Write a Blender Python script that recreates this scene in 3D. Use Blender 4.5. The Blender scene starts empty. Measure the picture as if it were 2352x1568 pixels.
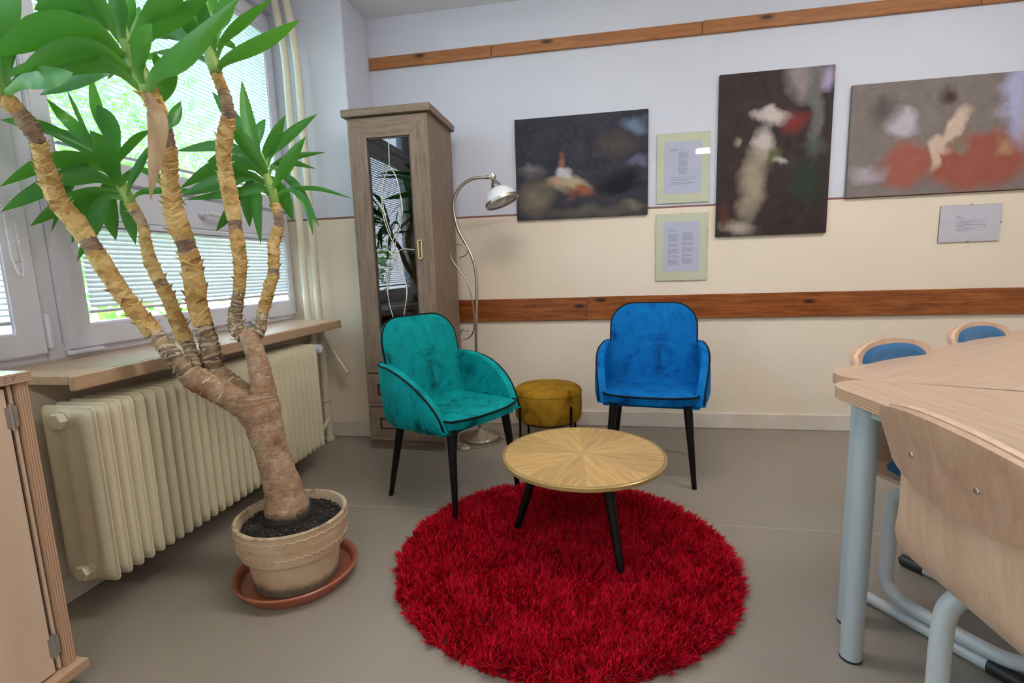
import bpy, bmesh, math, random
import numpy as np
from mathutils import Vector, Matrix

S = bpy.context.scene
COL = S.collection
random.seed(7)
PI = math.pi

# ---------------------------------------------------------------- camera
F_PX, YAW, PITCH, ROLL = 1147.99, -0.176382, -0.146438, -0.0327275
CAM = Vector((1.44026, -3.2222, 1.04281))
f_ = Vector((math.sin(YAW)*math.cos(PITCH), math.cos(YAW)*math.cos(PITCH), math.sin(PITCH)))
r_ = Vector((math.cos(YAW), -math.sin(YAW), 0)); u_ = r_.cross(f_)
r2 = math.cos(ROLL)*r_ + math.sin(ROLL)*u_
u2 = -math.sin(ROLL)*r_ + math.cos(ROLL)*u_
cd = bpy.data.cameras.new('camera'); cd.sensor_width = 36; cd.sensor_fit = 'HORIZONTAL'
cd.lens = F_PX*36/2352; cd.clip_start = .02; cd.clip_end = 200
cam = bpy.data.objects.new('camera', cd); COL.objects.link(cam)
M = Matrix(((r2.x, u2.x, -f_.x, CAM.x), (r2.y, u2.y, -f_.y, CAM.y), (r2.z, u2.z, -f_.z, CAM.z), (0, 0, 0, 1)))
cam.matrix_world = M
S.camera = cam

# ---------------------------------------------------------------- world, sun, exposure
SKY_STRENGTH, SUN_STRENGTH, LAMP_STRENGTH = 5.6, 4.2, 10.6
w = bpy.data.worlds.new('sky'); S.world = w; w.use_nodes = True
nt = w.node_tree; nt.nodes.clear()
out = nt.nodes.new('ShaderNodeOutputWorld'); bg = nt.nodes.new('ShaderNodeBackground')
grad = nt.nodes.new('ShaderNodeTexCoord'); sep = nt.nodes.new('ShaderNodeSeparateXYZ'); rmp = nt.nodes.new('ShaderNodeValToRGB')
nt.links.new(grad.outputs['Generated'], sep.inputs[0]); nt.links.new(sep.outputs['Z'], rmp.inputs['Fac'])
rmp.color_ramp.elements[0].position = 0.0; rmp.color_ramp.elements[0].color = (.80, .88, 1, 1)
rmp.color_ramp.elements[1].position = .6; rmp.color_ramp.elements[1].color = (.52, .70, 1, 1)
nt.links.new(rmp.outputs[0], bg.inputs['Color']); bg.inputs['Strength'].default_value = SKY_STRENGTH
nt.links.new(bg.outputs[0], out.inputs[0])
sd = bpy.data.lights.new('sun', 'SUN'); sd.energy = SUN_STRENGTH; sd.angle = .02; sd.color = (1, .95, .86)
sun = bpy.data.objects.new('sun', sd); COL.objects.link(sun)
sun.rotation_euler = Vector((-.62, .25, -.74)).to_track_quat('-Z', 'Y').to_euler()
S.view_settings.view_transform = 'Standard'; S.view_settings.look = 'None'
S.view_settings.exposure = 1.15; S.view_settings.gamma = 1.0; S.view_settings.use_curve_mapping = False

# ---------------------------------------------------------------- material helpers
def mat(name, col=(.8, .8, .8), rough=.6, metal=0., spec=.5, sheen=0., trans=0., coat=0.):
    m = bpy.data.materials.new(name); m.use_nodes = True
    b = m.node_tree.nodes['Principled BSDF']
    b.inputs['Base Color'].default_value = (*col, 1); b.inputs['Roughness'].default_value = rough
    b.inputs['Metallic'].default_value = metal; b.inputs['Specular IOR Level'].default_value = spec
    b.inputs['Sheen Weight'].default_value = sheen; b.inputs['Coat Weight'].default_value = coat
    return m
def N(m, t, **kw):
    n = m.node_tree.nodes.new(t)
    for k, v in kw.items(): setattr(n, k, v)
    return n
def LK(m, a, b): m.node_tree.links.new(a, b)
def BS(m): return m.node_tree.nodes['Principled BSDF']
def ramp(m, fac, stops):
    r = N(m, 'ShaderNodeValToRGB'); e = r.color_ramp.elements
    while len(e) < len(stops): e.new(.5)
    for i, (p, c) in enumerate(stops): e[i].position = p; e[i].color = (*c, 1)
    LK(m, fac, r.inputs['Fac']); return r.outputs[0]
def coords(m, kind='Object', scale=(1, 1, 1), rot=(0, 0, 0)):
    t = N(m, 'ShaderNodeTexCoord'); mp = N(m, 'ShaderNodeMapping')
    mp.inputs['Scale'].default_value = scale; mp.inputs['Rotation'].default_value = rot
    LK(m, t.outputs[kind], mp.inputs[0]); return mp.outputs[0]
def noise(m, vec, scale=5., detail=4., rough=.55, dist=0.):
    n = N(m, 'ShaderNodeTexNoise'); n.inputs['Scale'].default_value = scale; n.inputs['Detail'].default_value = detail
    n.inputs['Roughness'].default_value = rough; n.inputs['Distortion'].default_value = dist
    LK(m, vec, n.inputs['Vector']); return n.outputs['Fac']
def bump(m, h, strength=.2, dist=.01):
    b = N(m, 'ShaderNodeBump'); b.inputs['Strength'].default_value = strength; b.inputs['Distance'].default_value = dist
    LK(m, h, b.inputs['Height']); LK(m, b.outputs[0], BS(m).inputs['Normal'])
def mixc(m, fac, a, b):
    x = N(m, 'ShaderNodeMix', data_type='RGBA')
    for s, v in ((0, fac), (6, a), (7, b)):
        if hasattr(v, 'is_linked') or hasattr(v, 'links'): LK(m, v, x.inputs[s])
        else: x.inputs[s].default_value = v if s == 0 else (*v, 1)
    return x.outputs[2]
def math_(m, op, a, b=0.):
    x = N(m, 'ShaderNodeMath', operation=op)
    for i, v in enumerate((a, b)):
        if hasattr(v, 'links'): LK(m, v, x.inputs[i])
        else: x.inputs[i].default_value = v
    return x.outputs[0]
def col_noise(m, stops, scale=4., kind='Object', cs=(1, 1, 1), detail=5., dist=0., bumpk=0., bd=.002):
    v = coords(m, kind, cs); h = noise(m, v, scale, detail, .6, dist)
    LK(m, ramp(m, h, stops), BS(m).inputs['Base Color'])
    if bumpk: bump(m, h, bumpk, bd)
    return h
def wood(name, dark, mid, light, axis='Z', scale=1., rough=.5, spec=.35, knots=False, kind='Object', contrast=1.):
    m = mat(name, mid, rough, spec=spec)
    s = {'X': (1.2, 14, 14), 'Y': (14, 1.2, 14), 'Z': (14, 14, 1.2)}[axis]
    v = coords(m, kind, tuple(k*scale for k in s))
    h = noise(m, v, 2.2, 6, .62, .9)
    h2 = noise(m, coords(m, kind, tuple(k*scale*5 for k in s)), 3., 3, .6)
    hh = math_(m, 'ADD', math_(m, 'MULTIPLY', h, .75), math_(m, 'MULTIPLY', h2, .25))
    c = ramp(m, hh, [(.5-.22*contrast, dark), (.5, mid), (.5+.22*contrast, light)])
    if knots:
        k = {'X': (3.1, 9, 9), 'Y': (9, 3.1, 9), 'Z': (9, 9, 3.1)}[axis]
        vo = N(m, 'ShaderNodeTexVoronoi'); vo.inputs['Scale'].default_value = 1.0; vo.inputs['Randomness'].default_value = 1.
        LK(m, coords(m, kind, k), vo.inputs['Vector'])
        f = ramp(m, vo.outputs['Distance'], [(.06, (1, 1, 1)), (.16, (0, 0, 0))])
        c = mixc(m, f, c, tuple(a*.22 for a in dark))
    LK(m, c, BS(m).inputs['Base Color']); bump(m, hh, .06, .002)
    return m
def glass(name, tint=(1, 1, 1), ior=1.5, rough=.0):
    m = bpy.data.materials.new(name); m.use_nodes = True; m.node_tree.nodes.clear()
    o = N(m, 'ShaderNodeOutputMaterial'); mx = N(m, 'ShaderNodeMixShader'); fr = N(m, 'ShaderNodeFresnel')
    t = N(m, 'ShaderNodeBsdfTransparent'); g = N(m, 'ShaderNodeBsdfGlossy')
    ge = N(m, 'ShaderNodeNewGeometry'); mi = N(m, 'ShaderNodeMix', data_type='FLOAT')   # same reflectance on both faces of the thin pane
    LK(m, ge.outputs['Backfacing'], mi.inputs[0]); mi.inputs[2].default_value = ior; mi.inputs[3].default_value = 1/ior; LK(m, mi.outputs[0], fr.inputs[0])
    t.inputs[0].default_value = (*tint, 1); g.inputs['Roughness'].default_value = rough
    LK(m, fr.outputs[0], mx.inputs[0]); LK(m, t.outputs[0], mx.inputs[1]); LK(m, g.outputs[0], mx.inputs[2]); LK(m, mx.outputs[0], o.inputs[0])
    return m

# ---------------------------------------------------------------- mesh helpers
class MB:
    def __init__(s): s.v = []; s.f = []; s.mi = []; s.uv = None
    def add(s, v, f, mi=0):
        b = len(s.v); s.v += [tuple(p) for p in v]; s.f += [tuple(i+b for i in q) for q in f]; s.mi += [mi]*len(f); return s
    def box(s, x0, x1, y0, y1, z0, z1, bev=0., mi=0, seg=1, mtx=None):
        bm = bmesh.new(); bmesh.ops.create_cube(bm, size=1)
        for v in bm.verts:
            v.co = Vector(((x0+x1)/2+v.co.x*(x1-x0), (y0+y1)/2+v.co.y*(y1-y0), (z0+z1)/2+v.co.z*(z1-z0)))
        if bev: bmesh.ops.bevel(bm, geom=bm.edges[:], offset=bev, segments=seg, affect='EDGES', profile=.5)
        bm.verts.index_update()
        s.add([(mtx @ v.co if mtx else v.co) for v in bm.verts], [[v.index for v in q.verts] for q in bm.faces], mi); bm.free(); return s
    def tube(s, pts, r, seg=10, cap=True, mi=0, closed=False):
        P = [Vector(p) for p in pts]; n = len(P)
        R = r if isinstance(r, (list, tuple)) else [r]*n
        T = []
        for i in range(n):
            a = P[(i-1) % n] if (closed or i > 0) else P[i]; b = P[(i+1) % n] if (closed or i < n-1) else P[i]
            T.append((b-a).normalized())
        up = Vector((0, 0, 1)) if abs(T[0].z) < .9 else Vector((1, 0, 0))
        nrm = (up - T[0]*up.dot(T[0])).normalized(); V = []
        for i in range(n):
            nrm = (nrm - T[i]*nrm.dot(T[i])).normalized(); bi = T[i].cross(nrm)
            for k in range(seg):
                a = 2*PI*k/seg; V.append(P[i] + (nrm*math.cos(a)+bi*math.sin(a))*R[i])
        Fc = []
        for i in range(n if closed else n-1):
            j = (i+1) % n
            for k in range(seg): Fc.append((i*seg+k, i*seg+(k+1) % seg, j*seg+(k+1) % seg, j*seg+k))
        if cap and not closed: Fc.append(tuple(range(seg))[::-1]); Fc.append(tuple((n-1)*seg+k for k in range(seg)))
        return s.add(V, Fc, mi)
    def lathe(s, prof, seg=32, c=(0, 0, 0), mtx=None, mi=0, capb=True, capt=True):
        V = []; n = len(prof)
        for r, z in prof:
            for k in range(seg):
                a = 2*PI*k/seg; p = Vector((c[0]+r*math.cos(a), c[1]+r*math.sin(a), c[2]+z)); V.append(mtx @ p if mtx else p)
        Fc = [(i*seg+k, i*seg+(k+1) % seg, (i+1)*seg+(k+1) % seg, (i+1)*seg+k) for i in range(n-1) for k in range(seg)]
        if capb: Fc.append(tuple(range(seg))[::-1])
        if capt: Fc.append(tuple((n-1)*seg+k for k in range(seg)))
        return s.add(V, Fc, mi)
    def prism(s, poly, z0, z1, mi=0, mtx=None):
        n = len(poly); V = [Vector((x, y, z0)) for x, y in poly] + [Vector((x, y, z1)) for x, y in poly]
        if mtx: V = [mtx @ v for v in V]
        Fc = [(i, (i+1) % n, n+(i+1) % n, n+i) for i in range(n)] + [tuple(range(n))[::-1], tuple(range(n, 2*n))]
        return s.add(V, Fc, mi)
    def sheet(s, grid, th, mi=0):
        """closed slab from a grid of points grid[i][j], thickened by th along its normals"""
        n, m = len(grid), len(grid[0]); G = [[Vector(p) for p in row] for row in grid]; B = []
        for i in range(n):
            row = []
            for j in range(m):
                a = G[min(i+1, n-1)][j]-G[max(i-1, 0)][j]; b = G[i][min(j+1, m-1)]-G[i][max(j-1, 0)]
                row.append(G[i][j]+a.cross(b).normalized()*th)
            B.append(row)
        V = [p for r in G for p in r]+[p for r in B for p in r]; o = n*m; Fc = []
        for i in range(n-1):
            for j in range(m-1):
                a = i*m+j; Fc.append((a, a+1, a+m+1, a+m)[::-1]); Fc.append((o+a, o+a+1, o+a+m+1, o+a+m))
        for j in range(m-1):
            Fc.append((j, j+1, o+j+1, o+j)); k = (n-1)*m+j; Fc.append((k+1, k, o+k, o+k+1))
        for i in range(n-1):
            a = i*m; Fc.append((a+m, a, o+a, o+a+m)); a = i*m+m-1; Fc.append((a, a+m, o+a+m, o+a))
        return s.add(V, Fc, mi)
    def build(s, name, m, parent=None, smooth=False, loc=None, uv=None):
        me = bpy.data.meshes.new(name); me.from_pydata(s.v, [], s.f); me.update()
        for q in (m if isinstance(m, (list, tuple)) else [m]): me.materials.append(q)
        if any(s.mi): me.polygons.foreach_set('material_index', s.mi)
        bm = bmesh.new(); bm.from_mesh(me); bmesh.ops.recalc_face_normals(bm, faces=bm.faces); bm.to_mesh(me); bm.free()
        if smooth:
            me.polygons.foreach_set('use_smooth', [True]*len(me.polygons))
            if smooth != 'all': me.set_sharp_from_angle(angle=math.radians(38))
        return obj(name, me, parent, loc)
def obj(name, me, parent=None, loc=None, rotz=0.):
    o = bpy.data.objects.new(name, me); COL.objects.link(o)
    if parent: o.parent = parent
    if loc is not None: o.location = loc
    if rotz: o.rotation_euler = (0, 0, rotz)
    return o
def tag(o, label, cat, group=None):
    o['label'] = label; o['category'] = cat
    if group: o['group'] = group
    return o
def thing(name, label, cat, loc=(0, 0, 0), rotz=0., group=None):
    o = bpy.data.objects.new(name, None); COL.objects.link(o); o.empty_display_size = .1
    o.location = loc; o.rotation_euler = (0, 0, rotz)
    return tag(o, label, cat, group)
def struct(o): o['kind'] = 'structure'; return o
def sempty(name, loc=(0, 0, 0)):
    o = bpy.data.objects.new(name, None); COL.objects.link(o); o.location = loc; o.empty_display_size = .1; return struct(o)
def spline(pts, n):
    P = [np.array(p, float) for p in pts]; P = [2*P[0]-P[1]]+P+[2*P[-1]-P[-2]]; res = []
    segs = len(P)-3
    for i in range(n):
        t = i/(n-1)*segs; k = min(int(t), segs-1); t -= k; a, b, c, d = P[k:k+4]
        res.append(.5*((2*b)+(c-a)*t+(2*a-5*b+4*c-d)*t*t+(3*b-a-3*c+d)*t**3))
    return res
def round_poly(pts, rad, seg=6):
    outp = []; n = len(pts); rad = rad if isinstance(rad, (list, tuple)) else [rad]*n
    for i in range(n):
        p = Vector(pts[i]); a = (Vector(pts[i-1])-p).normalized(); b = (Vector(pts[(i+1) % n])-p).normalized()
        half = a.angle(b)/2; d = rad[i]/math.tan(half); c = p+(a+b).normalized()*rad[i]/math.sin(half)
        s, e = p+a*d-c, p+b*d-c; ang = s.angle(e)
        for k in range(seg+1):
            t = k/seg; v = (s*math.sin((1-t)*ang)+e*math.sin(t*ang))/math.sin(ang); outp.append(tuple(c+v))
    return outp

# ---------------------------------------------------------------- materials
def wall_mat(name):
    m = mat(name, rough=.75, spec=.25)
    g = N(m, 'ShaderNodeNewGeometry'); sp = N(m, 'ShaderNodeSeparateXYZ'); LK(m, g.outputs['Position'], sp.inputs[0])
    wob = noise(m, g.outputs['Position'], 6., 2); z = math_(m, 'ADD', sp.outputs['Z'], math_(m, 'MULTIPLY', math_(m, 'SUBTRACT', wob, .5), .004))
    n1 = noise(m, g.outputs['Position'], 1.7, 5, .6)
    beige = ramp(m, n1, [(.3, (.80, .685, .555)), (.7, (.84, .735, .605))])
    white = ramp(m, n1, [(.3, (.63, .655, .755)), (.7, (.675, .695, .79))])
    lo = math_(m, 'GREATER_THAN', z, 1.368); hi = math_(m, 'GREATER_THAN', z, 1.380)
    c = mixc(m, lo, beige, (.27, .13, .12)); c = mixc(m, hi, c, white)
    LK(m, c, BS(m).inputs['Base Color'])
    n2 = noise(m, g.outputs['Position'], 9., 8, .62, .6); bump(m, n2, .28, .012)
    return m
WALL = wall_mat('painted_plaster')
CEIL = mat('ceiling_paint', (.8, .8, .82), .8); col_noise(CEIL, [(.3, (.84, .84, .87)), (.7, (.88, .88, .90))], 2., bumpk=.15, bd=.01)
FLOOR = mat('vinyl_floor', (.22, .19, .16), .42, spec=.4)
def _floor():
    m = FLOOR; v = coords(m, 'Object')
    big = noise(m, v, 1.3, 4, .6); fine = noise(m, v, 260., 2, .5)
    c1 = ramp(m, big, [(.3, (.232, .194, .155)), (.7, (.282, .240, .197))])
    c = mixc(m, ramp(m, fine, [(.35, (0, 0, 0)), (.65, (.42, .42, .42))]), c1, (.39, .345, .295))
    sp = ramp(m, noise(m, v, 420., 1, .5), [(.70, (0, 0, 0)), (.74, (1, 1, 1))])
    c = mixc(m, math_(m, 'MULTIPLY', sp, .4), c, (.06, .05, .045))
    LK(m, c, BS(m).inputs['Base Color']); bump(m, fine, .08, .001)
_floor()
SKIRT = mat('skirting_paint', (.70, .63, .54), .5); col_noise(SKIRT, [(.3, (.64, .57, .48)), (.7, (.74, .68, .60))], 6.)
WHITE_PVC = mat('white_pvc', (.74, .74, .84), .35)
GLASS = glass('window_glass')
ALU = mat('aluminium', (.75, .76, .78), .35, 1.)
SLAT = mat('blind_slat', (.78, .82, .84), .45)
def _slat():
    m = SLAT; b = BS(m); tr = N(m, 'ShaderNodeBsdfTranslucent'); tr.inputs[0].default_value = (.62, .80, .90, 1)
    mx = N(m, 'ShaderNodeMixShader'); mx.inputs[0].default_value = .12; o = m.node_tree.nodes['Material Output']
    LK(m, b.outputs[0], mx.inputs[1]); LK(m, tr.outputs[0], mx.inputs[2]); LK(m, mx.outputs[0], o.inputs[0])
_slat()
PINE = wood('varnished_pine', (.105, .022, .004), (.27, .072, .014), (.42, .14, .034), 'X', 1.5, .28, .5, knots=True, contrast=.8)
BATTEN = wood('batten_pine', (.25, .085, .025), (.37, .145, .05), (.47, .21, .08), 'X', 1.5, .45, .4, knots=True)
BEECH_Y = wood('sill_laminate', (.42, .26, .16), (.50, .33, .21), (.56, .39, .26), 'Y', 1., .35)
BEECH_Z = wood('beech_door', (.58, .41, .29), (.64, .47, .34), (.69, .52, .39), 'Z', .8, .4, contrast=1.2)
PLY_EDGE = mat('ply_edge', (.45, .28, .18), .5)
def _ply(m, axis='X', fr=170.):
    w_ = N(m, 'ShaderNodeTexWave', wave_type='BANDS', bands_direction=axis); w_.inputs['Scale'].default_value = fr/6.2832*2; w_.inputs['Distortion'].default_value = .6
    LK(m, coords(m, 'Object'), w_.inputs['Vector'])
    LK(m, ramp(m, w_.outputs['Fac'], [(.2, (.36, .20, .12)), (.8, (.56, .38, .25))]), BS(m).inputs['Base Color'])
_ply(PLY_EDGE, 'Y')
PLY_EDGE_H = mat('ply_edge_flat', (.45, .28, .18), .5); _ply(PLY_EDGE_H, 'Z')
OAK = wood('grey_oak', (.12, .078, .054), (.235, .165, .120), (.32, .24, .18), 'Z', 1.8, .55)
OAK_H = wood('grey_oak_cross', (.12, .078, .054), (.235, .165, .120), (.32, .24, .18), 'X', 1.8, .55)
OAK_IN = mat('cabinet_inside', (.10, .085, .075), .8)
BRASS = mat('brass', (.62, .48, .22), .28, 1.)
CAME = mat('glass_lead_line', (.72, .70, .60), .4, .5)
NICKEL = mat('brushed_nickel', (.50, .45, .38), .3, 1.)
OPAL = mat('opal_glass', (.82, .82, .88), .3)
BULB = mat('bulb_glass', (.75, .75, .72), .1)
CORD = mat('cord', (.33, .26, .19), .5)
PLASTIC = mat('beige_plastic', (.48, .40, .32), .4)
BLACK = mat('black_metal', (.0035, .003, .0035), .42, spec=.3)
PIPING = mat('black_piping', (.003, .003, .004), .6, spec=.2)
RUBBER = mat('black_rubber', (.018, .016, .02), .5)
CREAM = mat('radiator_enamel', (.74, .66, .47), .38); col_noise(CREAM, [(.3, (.70, .62, .44)), (.7, (.78, .70, .51))], 2.5)
PIPE = mat('pipe_enamel', (.72, .67, .52), .35)
STEEL = mat('hinge_steel', (.55, .55, .55), .35, 1.)
GREY = mat('grey_steel_paint', (.40, .45, .46), .4)
FRAME = mat('light_grey_tube', (.52, .55, .56), .3)
PAPER = mat('paper', (.52, .54, .70), .7)
PAPER_W = mat('white_paper', (.64, .62, .72), .7)
MOUNT = mat('yellow_green_mount', (.62, .64, .47), .7); col_noise(MOUNT, [(.35, (.58, .60, .41)), (.65, (.64, .66, .52))], 3.)
MOUNT_W = mat('white_mount', (.63, .61, .68), .7)
INK = mat('ink', (.16, .16, .22), .7)
def velvet(name, dark, mid, light):
    m = mat(name, mid, .75, spec=.12, sheen=.25)
    BS(m).inputs['Sheen Roughness'].default_value = .35; BS(m).inputs['Sheen Tint'].default_value = (*light, 1)
    v = coords(m, 'Object'); h = noise(m, v, 4.2, 6, .64, 1.9); h2 = noise(m, coords(m, 'Object', (1, 1, .35)), 16., 4, .6, 1.)
    hh = math_(m, 'ADD', math_(m, 'MULTIPLY', h, .7), math_(m, 'MULTIPLY', h2, .3))
    LK(m, ramp(m, hh, [(.36, dark), (.46, mid), (.64, light)]), BS(m).inputs['Base Color'])
    bump(m, noise(m, v, 500., 1), .05, .0008); return m
TEAL = velvet('teal_velvet', (.0, .065, .075), (.0005, .235, .24), (.002, .34, .335))
BLUE = velvet('blue_velvet', (.0, .040, .16), (.0005, .115, .37), (.002, .17, .47))
MUSTARD = velvet('mustard_velvet', (.16, .070, .004), (.34, .170, .010), (.46, .26, .025))
PAD = mat('blue_wool', (.004, .105, .26), .9, spec=.1, sheen=.3); col_noise(PAD, [(.3, (.002, .085, .22)), (.7, (.008, .13, .31))], 60.)
CHAIR_PLY = wood('beech_ply', (.50, .31, .205), (.62, .405, .275), (.70, .48, .34), 'Z', .9, .38, .4)
CHAIR_PLY2 = wood('beech_ply_back', (.38, .22, .145), (.48, .295, .20), (.56, .36, .25), 'Z', .9, .38, .4)
TABLE_TOP = None

# ---------------------------------------------------------------- measured curves (metres)
POLE = [[0.703, 0.587], [0.711, 0.757], [0.72, 0.896], [0.721, 1.013], [0.704, 1.102], [0.672, 1.177], [0.627, 1.267], [0.606, 1.348], [0.604, 1.421], [0.627, 1.486], [0.675, 1.535], [0.738, 1.559], [0.807, 1.558]]
SCROLL = [[0.66, 0.68], [0.643, 0.673], [0.627, 0.683], [0.605, 0.659], [0.612, 0.636], [0.632, 0.625], [0.661, 0.633], [0.683, 0.658], [0.697, 0.7], [0.7, 0.743], [0.697, 0.792], [0.687, 0.89], [0.656, 0.98], [0.616, 1.043], [0.576, 1.106], [0.571, 1.147], [0.594, 1.18], [0.63, 1.189], [0.663, 1.171], [0.673, 1.144], [0.662, 1.124], [0.644, 1.117], [0.63, 1.115], [0.627, 1.099]]
CAMES = [[[0.33, 1.761], [0.324, 1.61]], [[0.324, 1.61], [0.286, 1.535], [0.266, 1.423], [0.272, 1.337], [0.293, 1.257], [0.327, 1.183]], [[0.324, 1.61], [0.36, 1.545], [0.376, 1.445], [0.374, 1.361], [0.344, 1.262], [0.286, 1.163]], [[0.272, 1.451], [0.275, 1.38], [0.286, 1.322], [0.308, 1.242]], [[0.38, 1.445], [0.383, 1.374], [0.37, 1.304], [0.337, 1.219], [0.321, 1.161], [0.289, 1.096], [0.269, 1.016], [0.262, 0.941], [0.27, 0.881]], [[0.286, 1.163], [0.33, 1.11], [0.36, 1.043], [0.376, 0.961], [0.374, 0.894], [0.345, 0.763]], [[0.321, 1.161], [0.352, 1.087], [0.37, 1.013], [0.381, 0.938], [0.37, 0.864]], [[0.321, 1.099], [0.286, 1.045], [0.268, 0.971], [0.269, 0.874], [0.293, 0.76]], [[0.207, 1.162], [0.282, 1.159], [0.321, 1.099]], [[0.438, 1.158], [0.357, 1.161], [0.321, 1.099]]]
# yucca: stems as (x, y, z, radius), leaves as (points, width, withered)
STEMS = {"trunk": [[0.381, -1.77, 0.192, 0.0885],[0.378, -1.766, 0.222, 0.078],[0.372, -1.763, 0.291, 0.0643],[0.354, -1.759, 0.376, 0.0551],[0.331, -1.756, 0.459, 0.0535],[0.312, -1.752, 0.542, 0.0593],[0.294, -1.749, 0.61, 0.068],[0.289, -1.745, 0.647, 0.0591]], "branch_a": [[0.292, -1.75, 0.587, 0.0518],[0.251, -1.76, 0.62, 0.0501],[0.197, -1.77, 0.652, 0.0441],[0.143, -1.78, 0.684, 0.0425],[0.102, -1.79, 0.712, 0.0409],[0.088, -1.8, 0.737, 0.0362]], "branch_b": [[0.284, -1.74, 0.607, 0.0446],[0.234, -1.735, 0.643, 0.0374],[0.184, -1.73, 0.68, 0.033],[0.142, -1.725, 0.709, 0.0317],[0.117, -1.72, 0.724, 0.0303]], "branch_c": [[0.308, -1.745, 0.609, 0.0459],[0.314, -1.74, 0.668, 0.0398],[0.304, -1.735, 0.735, 0.0339],[0.29, -1.73, 0.794, 0.0309],[0.275, -1.725, 0.838, 0.0324],[0.269, -1.72, 0.857, 0.0266]], "S1": [[0.098, -1.8, 0.714, 0.029],[0.085, -1.818, 0.759, 0.0315],[0.074, -1.836, 0.794, 0.0297],[0.034, -1.854, 0.872, 0.0279],[-0.008, -1.871, 0.949, 0.0275],[-0.05, -1.889, 1.038, 0.0271],[-0.086, -1.907, 1.14, 0.028],[-0.12, -1.925, 1.228, 0.0289],[-0.136, -1.943, 1.271, 0.0259],[-0.136, -1.961, 1.325, 0.0267],[-0.125, -1.979, 1.378, 0.0225],[-0.113, -1.996, 1.431, 0.0208],[-0.113, -2.014, 1.475, 0.0265],[-0.119, -2.032, 1.508, 0.0237],[-0.127, -2.05, 1.54, 0.0187]], "S2": [[0.104, -1.78, 0.703, 0.022],[0.089, -1.771, 0.749, 0.025],[0.07, -1.762, 0.808, 0.0221],[0.042, -1.753, 0.854, 0.0252],[0.012, -1.744, 0.922, 0.0238],[-0.016, -1.735, 0.985, 0.0223],[-0.057, -1.725, 1.057, 0.0224],[-0.086, -1.716, 1.12, 0.0202],[-0.101, -1.707, 1.18, 0.018],[-0.112, -1.698, 1.225, 0.0166],[-0.138, -1.689, 1.264, 0.0196],[-0.166, -1.68, 1.303, 0.0182]], "S3": [[0.123, -1.72, 0.705, 0.0379],[0.123, -1.731, 0.749, 0.036],[0.13, -1.741, 0.811, 0.0327],[0.128, -1.752, 0.873, 0.0323],[0.123, -1.763, 0.947, 0.0319],[0.131, -1.773, 1.019, 0.0329],[0.135, -1.784, 1.104, 0.031],[0.134, -1.795, 1.159, 0.0307],[0.125, -1.805, 1.217, 0.0317],[0.125, -1.816, 1.285, 0.0259],[0.137, -1.827, 1.348, 0.0242],[0.156, -1.837, 1.403, 0.0225],[0.168, -1.848, 1.444, 0.0209],[0.169, -1.859, 1.491, 0.0233],[0.161, -1.869, 1.544, 0.0256],[0.154, -1.88, 1.58, 0.0266]], "S4": [[0.247, -1.72, 0.837, 0.0267],[0.224, -1.722, 0.868, 0.0266],[0.226, -1.724, 0.912, 0.0235],[0.249, -1.726, 0.978, 0.0204],[0.266, -1.728, 1.05, 0.0202],[0.273, -1.73, 1.114, 0.0229],[0.271, -1.732, 1.177, 0.0214],[0.271, -1.734, 1.239, 0.024],[0.266, -1.736, 1.315, 0.0253],[0.262, -1.738, 1.389, 0.0223],[0.267, -1.74, 1.448, 0.0249],[0.283, -1.742, 1.499, 0.0233],[0.299, -1.744, 1.543, 0.0218],[0.297, -1.746, 1.594, 0.0203],[0.287, -1.748, 1.632, 0.0176],[0.278, -1.75, 1.664, 0.0175]], "S5": [[0.288, -1.72, 0.833, 0.0207],[0.304, -1.711, 0.861, 0.0207],[0.311, -1.702, 0.909, 0.0192],[0.319, -1.693, 0.945, 0.0207],[0.334, -1.684, 0.996, 0.0192],[0.35, -1.675, 1.047, 0.0192],[0.35, -1.665, 1.09, 0.0192],[0.348, -1.656, 1.142, 0.0193],[0.36, -1.647, 1.185, 0.0193],[0.366, -1.638, 1.222, 0.0178],[0.356, -1.629, 1.255, 0.0164],[0.345, -1.62, 1.283, 0.0149]]}
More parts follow.
